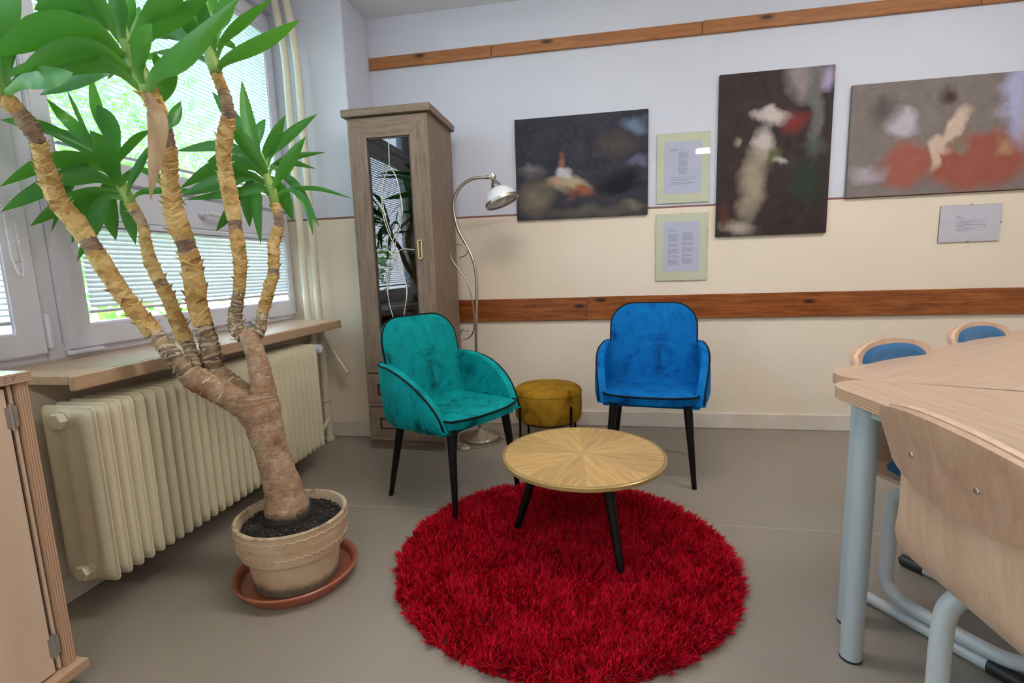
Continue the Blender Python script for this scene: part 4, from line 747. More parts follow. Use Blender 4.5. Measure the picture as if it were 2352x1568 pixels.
# ================================================================ school chairs
def school_chair(label, loc, facing):
    t = thing('school_chair', label, 'chair', loc, facing-PI/2, 'school chairs at the beech tables')
    side = spline([(.205, .408), (.185, .424), (.10, .430), (0, .424), (-.09, .424), (-.145, .440), (-.180, .480), (-.196, .54), (-.208, .62), (-.226, .71), (-.244, .787)], 41)
    def hw(s): # half width along the profile
        pts = [(0, .175), (.12, .197), (.35, .200), (.52, .198), (.62, .190), (.74, .174), (.84, .168), (.92, .182), (1, .187)]
        for (a, p), (b_, q_) in zip(pts, pts[1:]):
            if a <= s <= b_: k = (s-a)/(b_-a); k = k*k*(3-2*k); return p+(q_-p)*k
    def pt(s, u, off=0.):           # u -1..1
        k = s*40; i = min(39, int(k)); fr = k-i; y, z = side[i]*(1-fr)+side[i+1]*fr
        d = side[min(40, i+1)]-side[max(0, i-1)]; d = d/np.linalg.norm(d); nrm = np.array([d[1], -d[0]])   # towards sitter side for the back
        w_ = hw(s); x = u*w_
        if s > .9:                  # rounded top corners
            tt = (s-.9)/.1; lim = w_-.028*(1-math.sqrt(max(0, 1-tt**2.2))); x = u*lim; z -= .020*(abs(u)**2)*tt
        if s < .1: tt = 1-s/.1; x = u*(w_-.05*(1-math.sqrt(max(0, 1-tt*tt))))
        bk = max(0, min(1, (s-.5)/.3)); y2 = y+.022*bk*abs(u)**2
        return (x, y2+nrm[0]*off, z+nrm[1]*off)
    us = [-1+2*j/14 for j in range(15)]
    MB().sheet([[pt(i/46, u) for u in us] for i in range(47)], .011).build('shell', CHAIR_PLY, t, smooth=True)
    nrm_sign = -1
    # outer back plate with an arched lower edge
    g = [[pt((.815+.030*u*u)+(.998-(.815+.030*u*u))*i/14, u, -.0135) for u in us] for i in range(15)]
    bp_ = MB().sheet(g, .0125).build('back_plate', CHAIR_PLY2, t, smooth=True)
    for x in (-.072, .072):
        p = pt(.893, x/.18, -.014); MB().lathe([(.0055, 0), (.004, .002)], 10, mtx=Matrix.Translation(p) @ Matrix.Rotation(PI/2, 4, 'X')).build('screw', STEEL, bp_)
    def pad(s0, s1, uu, off, th, nm):
        n, mth = 16, 15; V = []; Fc = []
        for top in (0, 1):
            for i in range(n):
                for j in range(mth):
                    a, b_ = i/(n-1)*2-1, j/(mth-1)*2-1; pw = 5.; f_k = 1/max(1e-6, (abs(a)**pw+abs(b_)**pw)**(1/pw))*max(abs(a), abs(b_)) if (a or b_) else 1
                    a2, b2 = a*f_k, b_*f_k; e = min(1, (1-max(abs(a), abs(b_)))*5)
                    V.append(pt(s0+(s1-s0)*(a2+1)/2, b2*uu, off+top*(th*(.35+.65*math.sin(e*PI/2)))))
        o = n*mth
        for s_ in (0, o):
            for i in range(n-1):
                for j in range(mth-1): a = s_+i*mth+j; Fc.append((a, a+1, a+mth+1, a+mth))
        ring = [j for j in range(mth)]+[i*mth+mth-1 for i in range(1, n)]+[(n-1)*mth+j for j in range(mth-2, -1, -1)]+[i*mth for i in range(n-2, 0, -1)]
        for i in range(len(ring)): a, b_ = ring[i], ring[(i+1) % len(ring)]; Fc.append((a, b_, o+b_, o+a))
        MB().add(V, Fc).build(nm, PAD, t, smooth=True)
    pad(.08, .50, .88, .0005, .018, 'seat_pad'); pad(.70, .985, .93, .0005, .020, 'back_pad')
    R = .019; X = .150
    half = [(-X, .13, .392), (-X, .0, .392), (-X, -.055, .390), (-X, -.088, .368), (-X, -.100, .32), (-X, -.100, .20), (-X, -.100, .12), (-X, -.088, .085), (-X, -.055, .062), (-X, .0, .058), (-X, .12, .056), (-X+.01, .18, .055), (-X+.045, .215, .055), (-X+.09, .225, .055)]
    path = half+[(-x, y, z) for x, y, z in half[::-1]]
    MB().tube([tuple(p) for p in spline(path, 110)], R, 14).build('frame_tube', FRAME, t, smooth='all')
    for x in (-X, X):
        sk = MB(); sk.tube([(x, -.19, .020), (x, .20, .020)], .0165, 14); k_ = sk.build('skid', FRAME, t, smooth=True)
        for y0, y1 in ((-.225, -.15), (.14, .245)):
            MB().tube([(x, y0, .016), (x, y0+.008, .020), (x, y1-.006, .020), (x, y1, .020)], [.008, .0195, .0195, .017], 14).build('glide', RUBBER, k_, smooth=True)
    for x in (-.11, .11): MB().box(x-.04, x+.04, -.02, .12, .411, .415).build('bracket', FRAME, t)
    return t
A1 = Vector((2.440, -1.715)); fA = math.radians(-57)
school_chair('wooden school chair with blue back pad at the near end of the back table', (A1.x, A1.y, 0), fA)
school_chair('wooden school chair with blue back pad, farther along the wall', (A1.x+.49, A1.y+.398, 0), fA)
school_chair('wooden school chair in the foreground seen from behind, with two back screws', (2.207, -2.350, 0), math.radians(3))

# ================================================================ pictures on the wall
def blobs(name, base, L, sc=1.):
    """a plain abstract print: soft patches of colour on a ground, in UV-like object space 0..1"""
    m = mat(name, base[0], .55, spec=.2)
    v = coords(m, 'Object'); nz = N(m, 'ShaderNodeTexNoise'); nz.inputs['Scale'].default_value = 7.; nz.inputs['Detail'].default_value = 6.; LK(m, v, nz.inputs['Vector'])
    sub = N(m, 'ShaderNodeVectorMath', operation='SUBTRACT'); LK(m, nz.outputs['Color'], sub.inputs[0]); sub.inputs[1].default_value = (.5, .5, .5)
    sca = N(m, 'ShaderNodeVectorMath', operation='SCALE'); LK(m, sub.outputs[0], sca.inputs[0]); sca.inputs['Scale'].default_value = .16*sc
    ad = N(m, 'ShaderNodeVectorMath', operation='ADD'); LK(m, v, ad.inputs[0]); LK(m, sca.outputs[0], ad.inputs[1])
    fine = noise(m, v, 14., 7, .72, .4)
    c = ramp(m, fine, [(.25, base[0]), (.8, base[1])])
    for (x, z, rx, rz, rot, col, soft) in L:
        mp = N(m, 'ShaderNodeMapping', vector_type='TEXTURE'); mp.inputs['Location'].default_value = (x, 0, z); mp.inputs['Rotation'].default_value = (0, rot, 0); mp.inputs['Scale'].default_value = (rx, 1, rz)
        LK(m, ad.outputs[0], mp.inputs[0]); mu = N(m, 'ShaderNodeVectorMath', operation='MULTIPLY'); LK(m, mp.outputs[0], mu.inputs[0]); mu.inputs[1].default_value = (1, 0, 1)
        ln = N(m, 'ShaderNodeVectorMath', operation='LENGTH'); LK(m, mu.outputs[0], ln.inputs[0])
        f = ramp(m, ln.outputs['Value'], [(max(0, 1-soft), (1, 1, 1)), (1, (0, 0, 0))])
        cc = mixc(m, fine, tuple(k*.7 for k in col), tuple(min(1, k*1.25) for k in col))
        c = mixc(m, f, c, cc)
    LK(m, c, BS(m).inputs['Base Color'])
    wv = noise(m, coords(m, 'Object'), 700., 1); bump(m, wv, .05, .0005)
    return m
def canvas(label, x0, ztop, w_, h_, m, side):
    t = thing('canvas_print', label, 'picture', (x0, -.003, ztop-h_), 0, 'canvas prints on the back wall')
    MB().box(0, w_, -.018, 0, 0, h_, .002).build('stretcher', side, t)
    MB().box(.001, w_-.001, -.0195, -.0181, .001, h_-.001).build('print', m, t)
dk = mat('canvas_side_dark', (.03, .028, .032), .7); dk2 = mat('canvas_side_grey', (.16, .14, .13), .7)
PA = blobs('print_dark_blue', ((.012, .012, .022), (.055, .052, .075)), [
    (.74, .52, .10, .06, 0, (.13, .20, .28), .8), (.62, .42, .16, .10, 0, (.075, .06, .055), .9), (.40, .16, .46, .10, .1, (.045, .042, .05), .8),
    (.45, .03, .40, .05, 0, (.10, .09, .075), .9), (.12, .13, .15, .15, .3, (.20, .17, .115), .9), (.10, .30, .10, .05, 0, (.17, .16, .16), .8), (.32, .20, .17, .065, .12, (.42, .34, .22), .6), (.24, .22, .06, .05, 0, (.46, .28, .20), .8), (.30, .27, .06, .05, .5, (.50, .48, .50), .5),
    (.40, .15, .10, .05, 0, (.30, .085, .04), .7), (.62, .19, .15, .08, -.1, (.006, .007, .013), .5), (.74, .30, .08, .04, 0, (.12, .12, .20), .8), (.70, .06, .10, .03, 0, (.16, .14, .10), .9), (.30, .34, .035, .05, 0, (.28, .12, .07), .7)])
PB = blobs('print_dark_brown', ((.022, .014, .015), (.06, .04, .04)), [
    (.45, .85, .12, .14, 0, (.28, .23, .24), .6), (.57, .84, .07, .10, 0, (.40, .33, .50), .7), (.50, .70, .05, .34, -.1, (.14, .135, .13), .6), (.20, .30, .09, .30, .16, (.34, .28, .21), .7),
    (.25, .52, .07, .12, 0, (.52, .44, .42), .6), (.28, .66, .13, .05, .2, (.56, .48, .46), .6), (.13, .05, .15, .06, .2, (.40, .34, .29), .8), (.40, .62, .08, .09, 0, (.20, .025, .02), .8),
    (.30, .44, .06, .09, 0, (.12, .12, .06), .7), (.48, .30, .12, .16, 0, (.025, .045, .028), .8), (.52, .48, .09, .08, 0, (.08, .095, .075), .8), (.36, .42, .06, .03, 0, (.38, .36, .33), .7), (.10, .54, .03, .04, 0, (.30, .26, .20), .8), (.05, .12, .05, .10, 0, (.10, .03, .02), .9)])
PC = blobs('print_rose_grey', ((.17, .14, .13), (.26, .22, .205)), [
    (.80, .45, .10, .30, 0, (.42, .42, .62), .6), (.86, .38, .07, .22, 0, (.46, .38, .42), .8), (.62, .16, .30, .17, 0, (.33, .10, .075), .35), (.28, .16, .14, .16, 0, (.35, .11, .085), .45),
    (.27, .38, .10, .09, .4, (.52, .46, .53), .5), (.10, .12, .12, .06, 0, (.42, .36, .42), .8), (.52, .34, .05, .13, .5, (.62, .47, .38), .5), (.43, .20, .04, .12, 0, (.60, .44, .35), .6), (.45, .26, .08, .04, .6, (.58, .44, .36), .6),
    (.16, .45, .10, .12, 0, (.11, .09, .085), .8), (.48, .50, .07, .06, 0, (.08, .045, .05), .7), (.55, .25, .06, .05, 0, (.24, .20, .14), .7), (.75, .22, .06, .05, 0, (.45, .26, .15), .9)])
canvas('wide dark blue canvas print above the floor lamp shade', .929, 1.941, .80, .605, PA, dk)
canvas('tall dark brown and green canvas print in portrait format', 2.122, 2.089, .602, .905, PB, dk)
canvas('wide rose and grey canvas print at the right edge', 2.815, 1.972, .90, .60, PC, dk2)

def clip_frame(label, x0, ztop, w_, h_, mount, paper, pr, lines, clips):
    t = thing('clip_frame', label, 'picture frame', (x0, -.002, ztop-h_), 0, 'clip frames on the back wall')
    MB().box(0, w_, -.006, 0, 0, h_).build('backing', mat('hardboard', (.22, .16, .11), .8), t)
    MB().box(.0005, w_-.0005, -.0072, -.0062, .0005, h_-.0005).build('mount', mount, t)
    px, pz, pw, ph = pr
    MB().box(px, px+pw, -.0080, -.0074, pz, pz+ph).build('sheet', paper, t)
    tx = MB(); rn = random.Random(x0)
    for (lx, lz, lw, lh) in lines:      # a line of small print = a row of word strokes
        x = lx
        while x < lx+lw-.001:
            ww = min(rn.uniform(.003, .011), lx+lw-x); tx.box(x, x+ww, -.0084, -.0082, lz, lz+lh); x += ww+.0016
    tx.build('printed_text', INK, t)
    MB().box(0, w_, -.0105, -.0087, 0, h_).build('pane', glass('frame_glass', (.98, .98, .98), 1.45), t)
    for cx, cz in clips:
        MB().box(cx-.004, cx+.004, -.0115, .0, cz-.005, cz+.005).build('clip', STEEL, t)
def block(x, z, n, w_, centre=None, pitch=.0046, lh=.0016, sd=0):
    rn = random.Random(sd+n); L = []
    for k in range(n):
        ww = w_*rn.uniform(.72, 1); L.append(((centre-ww/2) if centre else x, z-k*pitch, ww, lh))
    return L
L1 = [(.075, .306, .045, .0038), (.075, .2995, .08, .0014)]+block(0, .288, 8, .062, .150, sd=1)+block(0, .244, 8, .056, .150, sd=2)+block(0, .200, 8, .056, .150, sd=3)+[(.073, .148, .143, .0015), (.086, .135, .14, .0016), (.073, .1295, .11, .0016), (.086, .118, .13, .0016), (.073, .1125, .135, .0016), (.073, .107, .125, .0016)]
C3 = [(.15, .399), (.15, .001), (.001, .30), (.001, .095), (.299, .30), (.299, .095)]
clip_frame('clip frame with yellow-green mount and poem sheet, upper of the two', 1.781, 1.794, .30, .40, MOUNT, PAPER, (.043, .055, .21, .297), L1, C3)
L2 = [(.072, .303, .036, .0034), (.072, .2955, .052, .0014)]
for x in (.072, .155):
    z = .283 if x < .1 else .288
    for n in (10, 4, 6, 3, 7): L2 += [(x, z, .018, .0014)]+block(x, z-.005, n, .066, sd=n+int(x*100)); z -= .0046*n+.012
clip_frame('clip frame with yellow-green mount and two-column sheet, lower of the two', 1.779, 1.332, .30, .40, MOUNT, PAPER, (.043, .055, .21, .297), L2, C3)
L3 = [(.078, .135, .024, .004), (.078, .1265, .045, .0016), (.088, .112, .135, .0018), (.088, .104, .135, .0018), (.078, .099, .07, .0018), (.078, .092, .145, .0018), (.078, .088, .145, .0018), (.078, .084, .06, .0018), (.088, .076, .137, .0018), (.078, .071, .08, .0018), (.088, .063, .125, .0018), (.078, .058, .068, .0018)]
clip_frame('small white landscape clip frame below the rose canvas print', 3.305, 1.304, .297, .20, MOUNT_W, PAPER_W, (.045, .026, .21, .148), L3, [(.149, .199), (.149, .001), (.001, .1), (.296, .1)])

# ================================================================ ceiling lamps (the last mirrored in the clip frame, the others unseen)
EM = bpy.data.materials.new('lamp_diffuser'); EM.use_nodes = True
b_ = EM.node_tree.nodes['Principled BSDF']; b_.inputs['Base Color'].default_value = (.9, .9, .9, 1); b_.inputs['Emission Color'].default_value = (1, .96, .92, 1); b_.inputs['Emission Strength'].default_value = LAMP_STRENGTH
for i, (x, y, lab) in enumerate(((1.25, -1.75, 'ceiling light above the coffee table'), (3.2, -1.45, 'ceiling light above the back school table'), (1.25, -4.45, 'ceiling light behind the viewer on the window side'), (3.42, -4.45, 'ceiling light behind the viewer away from the windows'))):
    t = thing('ceiling_light', 'long white fluorescent '+lab, 'ceiling light', (x, y, CZ), 0, 'fluorescent ceiling lights')
    MB().box(-.65, .65, -.11, .11, -.03, -.001, .004).build('housing', WHITE_PVC, t)
    MB().box(-.63, .63, -.095, .095, -.075, -.0305, .012, seg=2).build('diffuser', EM, t)
# ================================================================ potted yucca
PC_ = (.397, -1.772)
tag(MB().lathe([(.150, .0), (.172, .002), (.184, .018), (.190, .034), (.200, .040), (.2015, .046), (.196, .049), (.188, .045), (.182, .036), (.176, .018), (.165, .011), (.02, .011)], 64, c=(PC_[0], PC_[1], 0)).build('plant_saucer', None or mat('terracotta', (.36, .105, .055), .35, spec=.5), smooth=True), 'round glossy terracotta saucer under the yucca pot', 'saucer')
_t = bpy.data.objects['plant_saucer'].data.materials[0]; col_noise(_t, [(.3, (.27, .075, .04)), (.7, (.42, .135, .075))], 9.)
yc = thing('potted_yucca', 'tall branching yucca in a pale terracotta pot by the radiator', 'potted plant', (PC_[0], PC_[1], .0115))
POT = mat('pale_terracotta', (.55, .40, .26), .7)
def _pot():
    m = POT; v = coords(m, 'Object'); n1 = noise(m, v, 8., 6, .6, .4)
    c = ramp(m, n1, [(.3, (.50, .35, .21)), (.55, (.60, .45, .30)), (.75, (.66, .53, .39))])
    sp = N(m, 'ShaderNodeSeparateXYZ'); LK(m, v, sp.inputs[0])
    edge = math_(m, 'ADD', sp.outputs['Z'], math_(m, 'MULTIPLY', math_(m, 'SUBTRACT', noise(m, coords(m, 'Object', (1, 1, .5)), 11., 6, .7), .5), .07))
    stain = ramp(m, edge, [(.026, (1, 1, 1)), (.050, (0, 0, 0))])
    n2 = noise(m, v, 40., 5, .7)
    c = mixc(m, stain, c, mixc(m, n2, (.05, .04, .025), (.30, .25, .17)))
    rim = ramp(m, edge, [(.218, (0, 0, 0)), (.238, (1, 1, 1))])
    c = mixc(m, math_(m, 'MULTIPLY', rim, ramp(m, n2, [(.4, (0, 0, 0)), (.62, (1, 1, 1))])), c, (.17, .12, .08))
    LK(m, c, BS(m).inputs['Base Color']); bump(m, n2, .15, .003)
_pot()
pot = MB().lathe([(.132, .0), (.137, .004), (.142, .06), (.150, .112), (.158, .116), (.168, .122), (.172, .135), (.180, .222), (.1805, .229), (.176, .2325), (.168, .231), (.163, .222), (.160, .19), (.02, .185)], 80).build('pot', POT, yc, smooth=True)
for z, r, wv, am, rad_ in ((.208, .1790, 34, .003, .0022), (.150, .1742, 46, .0035, .0022)):
    n = wv*6; MB().tube([((r)*math.cos(2*PI*k/n), (r)*math.sin(2*PI*k/n), z+am*math.sin(2*PI*k/n*wv)) for k in range(n)], rad_, 6, closed=True).build('relief_wave', POT, pot, smooth='all')
tk = MB()
for k in range(150):
    a = 2*PI*k/150; tk.box(.1735, .1785, -.0016, .0016, .174, .184, mtx=Matrix.Rotation(a, 4, 'Z'))
tk.build('relief_ticks', POT, pot)['kind'] = 'stuff'
SOIL = mat('soil', (.02, .015, .012), .95); col_noise(SOIL, [(.35, (.008, .006, .006)), (.7, (.045, .033, .026))], 60.)
so = MB(); rn = random.Random(4); V = [(0, 0, .2)]; Fc = []; NR_, NA = 12, 48
for i in range(1, NR_+1):
    for k in range(NA):
        r = .1655*i/NR_; V.append((r*math.cos(2*PI*k/NA), r*math.sin(2*PI*k/NA), .205+rn.uniform(-.006, .006)-.008*(i/NR_)**4))
for k in range(NA): Fc.append((0, 1+k, 1+(k+1) % NA))
for i in range(NR_-1):
    for k in range(NA): a = 1+i*NA; Fc.append((a+k, a+NA+k, a+NA+(k+1) % NA, a+(k+1) % NA))
soil = so.add(V, Fc).build('soil', SOIL, yc)
gr = MB(); gr2 = MB()
for k in range(900):
    a, r = rn.uniform(0, 2*PI), .162*math.sqrt(rn.random()); p = Vector((r*math.cos(a), r*math.sin(a), .206-.008*(r/.1655)**4)); s_ = rn.uniform(.0015, .006)
    mt = Matrix.Translation(p) @ Matrix.Rotation(rn.uniform(0, 6), 4, (rn.random(), rn.random(), rn.random()+.1))
    if k % 9: gr.box(-s_, s_, -s_*.8, s_*.8, -s_*.7, s_*.7, mtx=mt)
    else: gr2.box(-s_*1.8, s_*1.8, -.0008, .0008, -.0006, .0006, mtx=mt)
gr.build('crumbs', SOIL, soil)['kind'] = 'stuff'; gr2.build('straw_bits', mat('straw', (.42, .33, .20), .8), soil)['kind'] = 'stuff'

BARK = mat('old_bark', (.26, .17, .11), .85)
def _bark():
    m = BARK; v = coords(m, 'Object', (1, 1, .6)); n1 = noise(m, v, 14., 8, .7, .8); n2 = noise(m, coords(m, 'Object', (1, 1, 3.)), 40., 5, .7, 1.)
    c = ramp(m, math_(m, 'ADD', math_(m, 'MULTIPLY', n1, .6), math_(m, 'MULTIPLY', n2, .4)), [(.34, (.13, .052, .022)), (.45, (.30, .155, .08)), (.54, (.42, .28, .18)), (.66, (.60, .50, .39))])
    sp = N(m, 'ShaderNodeSeparateXYZ'); LK(m, coords(m, 'Object'), sp.inputs[0])
    foot_dark = ramp(m, math_(m, 'ADD', sp.outputs['Z'], math_(m, 'MULTIPLY', math_(m, 'SUBTRACT', n2, .5), .05)), [(.226, (1, 1, 1)), (.250, (0, 0, 0))])  # bark turns darker towards the soil, with a ragged upper edge
    c = mixc(m, foot_dark, c, (.020, .014, .011))
    LK(m, c, BS(m).inputs['Base Color']); bump(m, n2, .5, .008)
_bark()
SCAR = mat('stem_scales', (.52, .33, .12), .75)
def _scar():
    m = SCAR; v = coords(m, 'Object'); n1 = noise(m, v, 9., 3, .5, .3); n2 = noise(m, v, 60., 4, .6)
    g = N(m, 'ShaderNodeNewGeometry')
    gold = ramp(m, math_(m, 'ADD', math_(m, 'MULTIPLY', g.outputs['Random Per Island'], .5), math_(m, 'MULTIPLY', n2, .5)), [(.25, (.40, .225, .07)), (.5, (.58, .37, .13)), (.8, (.70, .50, .22))])
    LK(m, gold, BS(m).inputs['Base Color'])
_scar()
SCAR_W = mat('stem_scales_pale', (.56, .47, .33), .8)
def _scw():
    g = N(SCAR_W, 'ShaderNodeNewGeometry'); LK(SCAR_W, ramp(SCAR_W, g.outputs['Random Per Island'], [(0, (.30, .20, .10)), (.4, (.52, .40, .22)), (1, (.66, .58, .44))]), BS(SCAR_W).inputs['Base Color'])
_scw()
STEM = mat('young_stem', (.16, .10, .08), .8); col_noise(STEM, [(.35, (.12, .07, .055)), (.5, (.23, .145, .105)), (.68, (.42, .29, .18))], 26., detail=4., bumpk=.3, bd=.004)
OFF = Vector((PC_[0], PC_[1], .0115))
def stem_mesh(L, young):
    pts = spline(L, max(24, 7*len(L))); rn = random.Random(int(L[0][0]*1000)); P = [Vector(p[:3])-OFF for p in pts]; R = [p[3] for p in pts]
    ln = [0]
    for a, b_ in zip(P, P[1:]): ln.append(ln[-1]+(b_-a).length)
    m = MB()
    if young:
        Rr = [r*.86 for r in R]
    else: Rr = [r*(1+rn.uniform(-.05, .05)) for r in R]
    m.tube(P, Rr, 18)
    return m, P, R, ln
def scales(P, R, ln, young):
    gold, pale = MB(), MB(); rn = random.Random(int(P[-1].x*999)); tot = ln[-1]; s_ = .012; b0_ = rn.uniform(.80, .86); mid = rn.uniform(.40, .55)
    while s_ < tot-.004:
        k = next(i for i in range(len(ln)-1) if ln[i+1] >= s_); fr = (s_-ln[k])/(ln[k+1]-ln[k]); p = P[k].lerp(P[k+1], fr); r = R[k]*(1-fr)+R[k+1]*fr; tg = (P[k+1]-P[k]).normalized()
        u = tg.orthogonal().normalized(); v = tg.cross(u); t_ = s_/tot
        bare = b0_ < t_ < b0_+.10 or mid < t_ < mid+.045; base = t_ < .20
        ph = rn.uniform(0, 6.28)
        if bare or base:            # thin pale leaf rings round the dark stem, loose fibres at the base
            stp = r*rn.uniform(.34, .55); n = 14; w0 = ph; V = []
            for q in range(n+1):
                a = w0+2*PI*q/n; d = u*math.cos(a)+v*math.sin(a); wob = .25*r*math.sin(a*1.0+ph)+.06*r*math.sin(3*a)
                V += [p+tg*wob+d*r*.88, p+tg*(wob+r*rn.uniform(.10 if base else .04, .42 if base else .14))+d*r*rn.uniform(.93, 1.02)]
            pale.add(V, [(2*q, 2*q+2, 2*q+3, 2*q+1) for q in range(n)])
            if base:
                for j in range(3):
                    a0 = rn.uniform(0, 6.28); d2 = u*math.cos(a0)+v*math.sin(a0); e = d2.cross(tg); q0 = p+d2*r*.9; q1 = q0+d2*rn.uniform(.003, .014)+tg*rn.uniform(-.014, .018)+e*rn.uniform(-.012, .012); q2 = q1+tg*rn.uniform(-.008, .008)+e*rn.uniform(-.008, .008); wd = rn.uniform(.0015, .005)
                    pale.add([q0-e*wd, q0+e*wd, q1+e*wd*.6, q1-e*wd*.6, q2], [(0, 1, 2, 3), (3, 2, 4)])
        else:
            n = 3; stp = max(.009, r*.62)
            for j in range(n):
                a0 = ph+2*PI*j/n; wd = PI/n*1.5; hgt_ = stp*rn.uniform(1.2, 2.0); fl = r*rn.choice((.05, .12, .3, .5)); V = []
                for q in range(5):
                    a = a0+(q/4-.5)*2*wd; d = u*math.cos(a)+v*math.sin(a); V.append(p-tg*stp*(.25+.2*math.sin(PI*q/4))+d*r*.90)
                for q in range(5):
                    a = a0+(q/4-.5)*1.7*wd; d = u*math.cos(a)+v*math.sin(a); V.append(p+tg*hgt_*(.30+.12*math.sin(PI*q/4))+d*r*1.0)
                d = u*math.cos(a0+rn.uniform(-.3, .3))+v*math.sin(a0)
                V.append(p+tg*hgt_*.85+d*(r*.98+fl))
                gold.add(V, [(q, q+1, q+6, q+5) for q in range(4)]+[(5+q, 6+q, 10) for q in range(4)])
        s_ += stp
    return gold, pale
for nm, L in STEMS.items():
    young = nm.startswith('S')
    m, P, R, ln = stem_mesh(L, young)
    o = m.build('stem' if young else ('trunk' if nm == 'trunk' else 'branch'), STEM if young else BARK, yc, smooth='all')
    if young:
        g_, p_ = scales(P, R, ln, young)
        for mm, mt, nn in ((g_, SCAR, 'leaf_scars'), (p_, SCAR_W, 'pale_scars')):
            if mm.v: mm.build(nn, mt, o)['kind'] = 'stuff'
    elif nm != 'trunk':
        fl = MB(); rn = random.Random(9+len(L))
        for k in range(26):
            i = rn.randrange(2, len(P)-2); tg = (P[i+1]-P[i]).normalized(); u = tg.orthogonal().normalized(); v = tg.cross(u); a = rn.uniform(0, 6.28); d = u*math.cos(a)+v*math.sin(a); e = d.cross(tg)
            b0 = P[i]+d*R[i]*1.01; ww = rn.uniform(.006, .014); fl.add([b0-e*ww, b0-e*ww+tg*.004+d*.001, b0+e*ww+tg*.005+d*.002, b0+e*ww], [(0, 1, 2, 3)])
        fl.build('peeling_bark', SCAR_W, o)['kind'] = 'stuff'
LEAF = mat('yucca_leaf', (.035, .20, .03), .38, spec=.5)
def _leaf():
    m = LEAF; uv = N(m, 'ShaderNodeUVMap'); sp = N(m, 'ShaderNodeSeparateXYZ'); LK(m, uv.outputs[0], sp.inputs[0])
    oi = N(m, 'ShaderNodeObjectInfo')
    base = ramp(m, sp.outputs['X'], [(0, (.20, .38, .07)), (.13, (.10, .30, .045)), (.32, (.018, .155, .020)), (.95, (.012, .125, .020)), (.975, (.10, .06, .02)), (1, (.10, .05, .02))])
    alt = ramp(m, sp.outputs['X'], [(0, (.22, .40, .08)), (.15, (.12, .31, .05)), (.4, (.035, .20, .018)), (1, (.040, .20, .018))])
    c = mixc(m, oi.outputs['Random'], base, alt)
    st = N(m, 'ShaderNodeTexWave', wave_type='BANDS', bands_direction='Y'); st.inputs['Scale'].default_value = 7.; st.inputs['Distortion'].default_value = .5; LK(m, uv.outputs[0], st.inputs['Vector'])
    c = mixc(m, math_(m, 'MULTIPLY', st.outputs['Fac'], .22), c, (.09, .33, .07))
    LK(m, c, BS(m).inputs['Base Color'])
    tr = N(m, 'ShaderNodeBsdfTranslucent'); tr.inputs[0].default_value = (.16, .48, .03, 1); mx = N(m, 'ShaderNodeMixShader'); mx.inputs[0].default_value = .26
    LK(m, BS(m).outputs[0], mx.inputs[1]); LK(m, tr.outputs[0], mx.inputs[2]); LK(m, mx.outputs[0], m.node_tree.nodes['Material Output'].inputs[0])
_leaf()
DEAD = mat('dead_leaf', (.40, .26, .14), .8); col_noise(DEAD, [(.3, (.24, .14, .075)), (.7, (.52, .37, .22))], 5., cs=(6, 6, 1.))
rn = random.Random(21)
for L, wd, kind in LEAVES:
    n = 15; pts = [Vector(p)-OFF for p in spline(L, n)]; V = []; U = []; Fc = []
    roll = rn.uniform(-.45, .45); fold = .22
    for i, p in enumerate(pts):
        t_ = i/(n-1); tg = (pts[min(n-1, i+1)]-pts[max(0, i-1)]).normalized()
        view = (CAM-OFF-p).normalized(); upv = Vector((0, 0, 1)); side = tg.cross(view)
        if side.length < .25: side = tg.cross(upv)
        side.normalize(); nr = side.cross(tg).normalized()
        sd = side*math.cos(roll)+nr*math.sin(roll); nn = nr*math.cos(roll)-side*math.sin(roll)
        if nn.z < 0: nn = -nn
        wv = wd*.56*(.30+.70*min(1, t_/.52)**1.7)*(1 if t_ < .6 else max(.0, 1-((t_-.6)/.4)**1.9))
        if i == n-1: wv = .0006
        for s_, lift in ((-1, fold), (-.5, fold*.35), (0, 0), (.5, fold*.35), (1, fold)):
            V.append(p+sd*s_*wv+nn*lift*wv); U.append((t_, s_*.5+.5))
    for i in range(n-1):
        for k in range(4): a = i*5+k; Fc.append((a, a+1, a+6, a+5))
    me = bpy.data.meshes.new('leaf'); me.from_pydata(V, [], Fc); me.update(); me.materials.append(DEAD if kind else LEAF)
    ul = me.uv_layers.new(name='UVMap'); vi = [0]*len(me.loops); me.loops.foreach_get('vertex_index', vi); ul.data.foreach_set('uv', [c_ for q in vi for c_ in U[q]])
    me.polygons.foreach_set('use_smooth', [True]*len(me.polygons)); o = obj('leaf', me, yc)
    if kind: o['label'] = 'withered brown hanging leaf'
# young green shoots under the crowns
SHOOT = mat('green_shoot', (.22, .36, .07), .5); col_noise(SHOOT, [(.3, (.17, .33, .05)), (.7, (.30, .44, .11))], 12.)
for L in SHOOTS:
    pts = spline(L, 12); MB().tube([Vector(p[:3])-OFF for p in pts], [p[3] for p in pts], 12).build('shoot', SHOOT, yc, smooth='all')

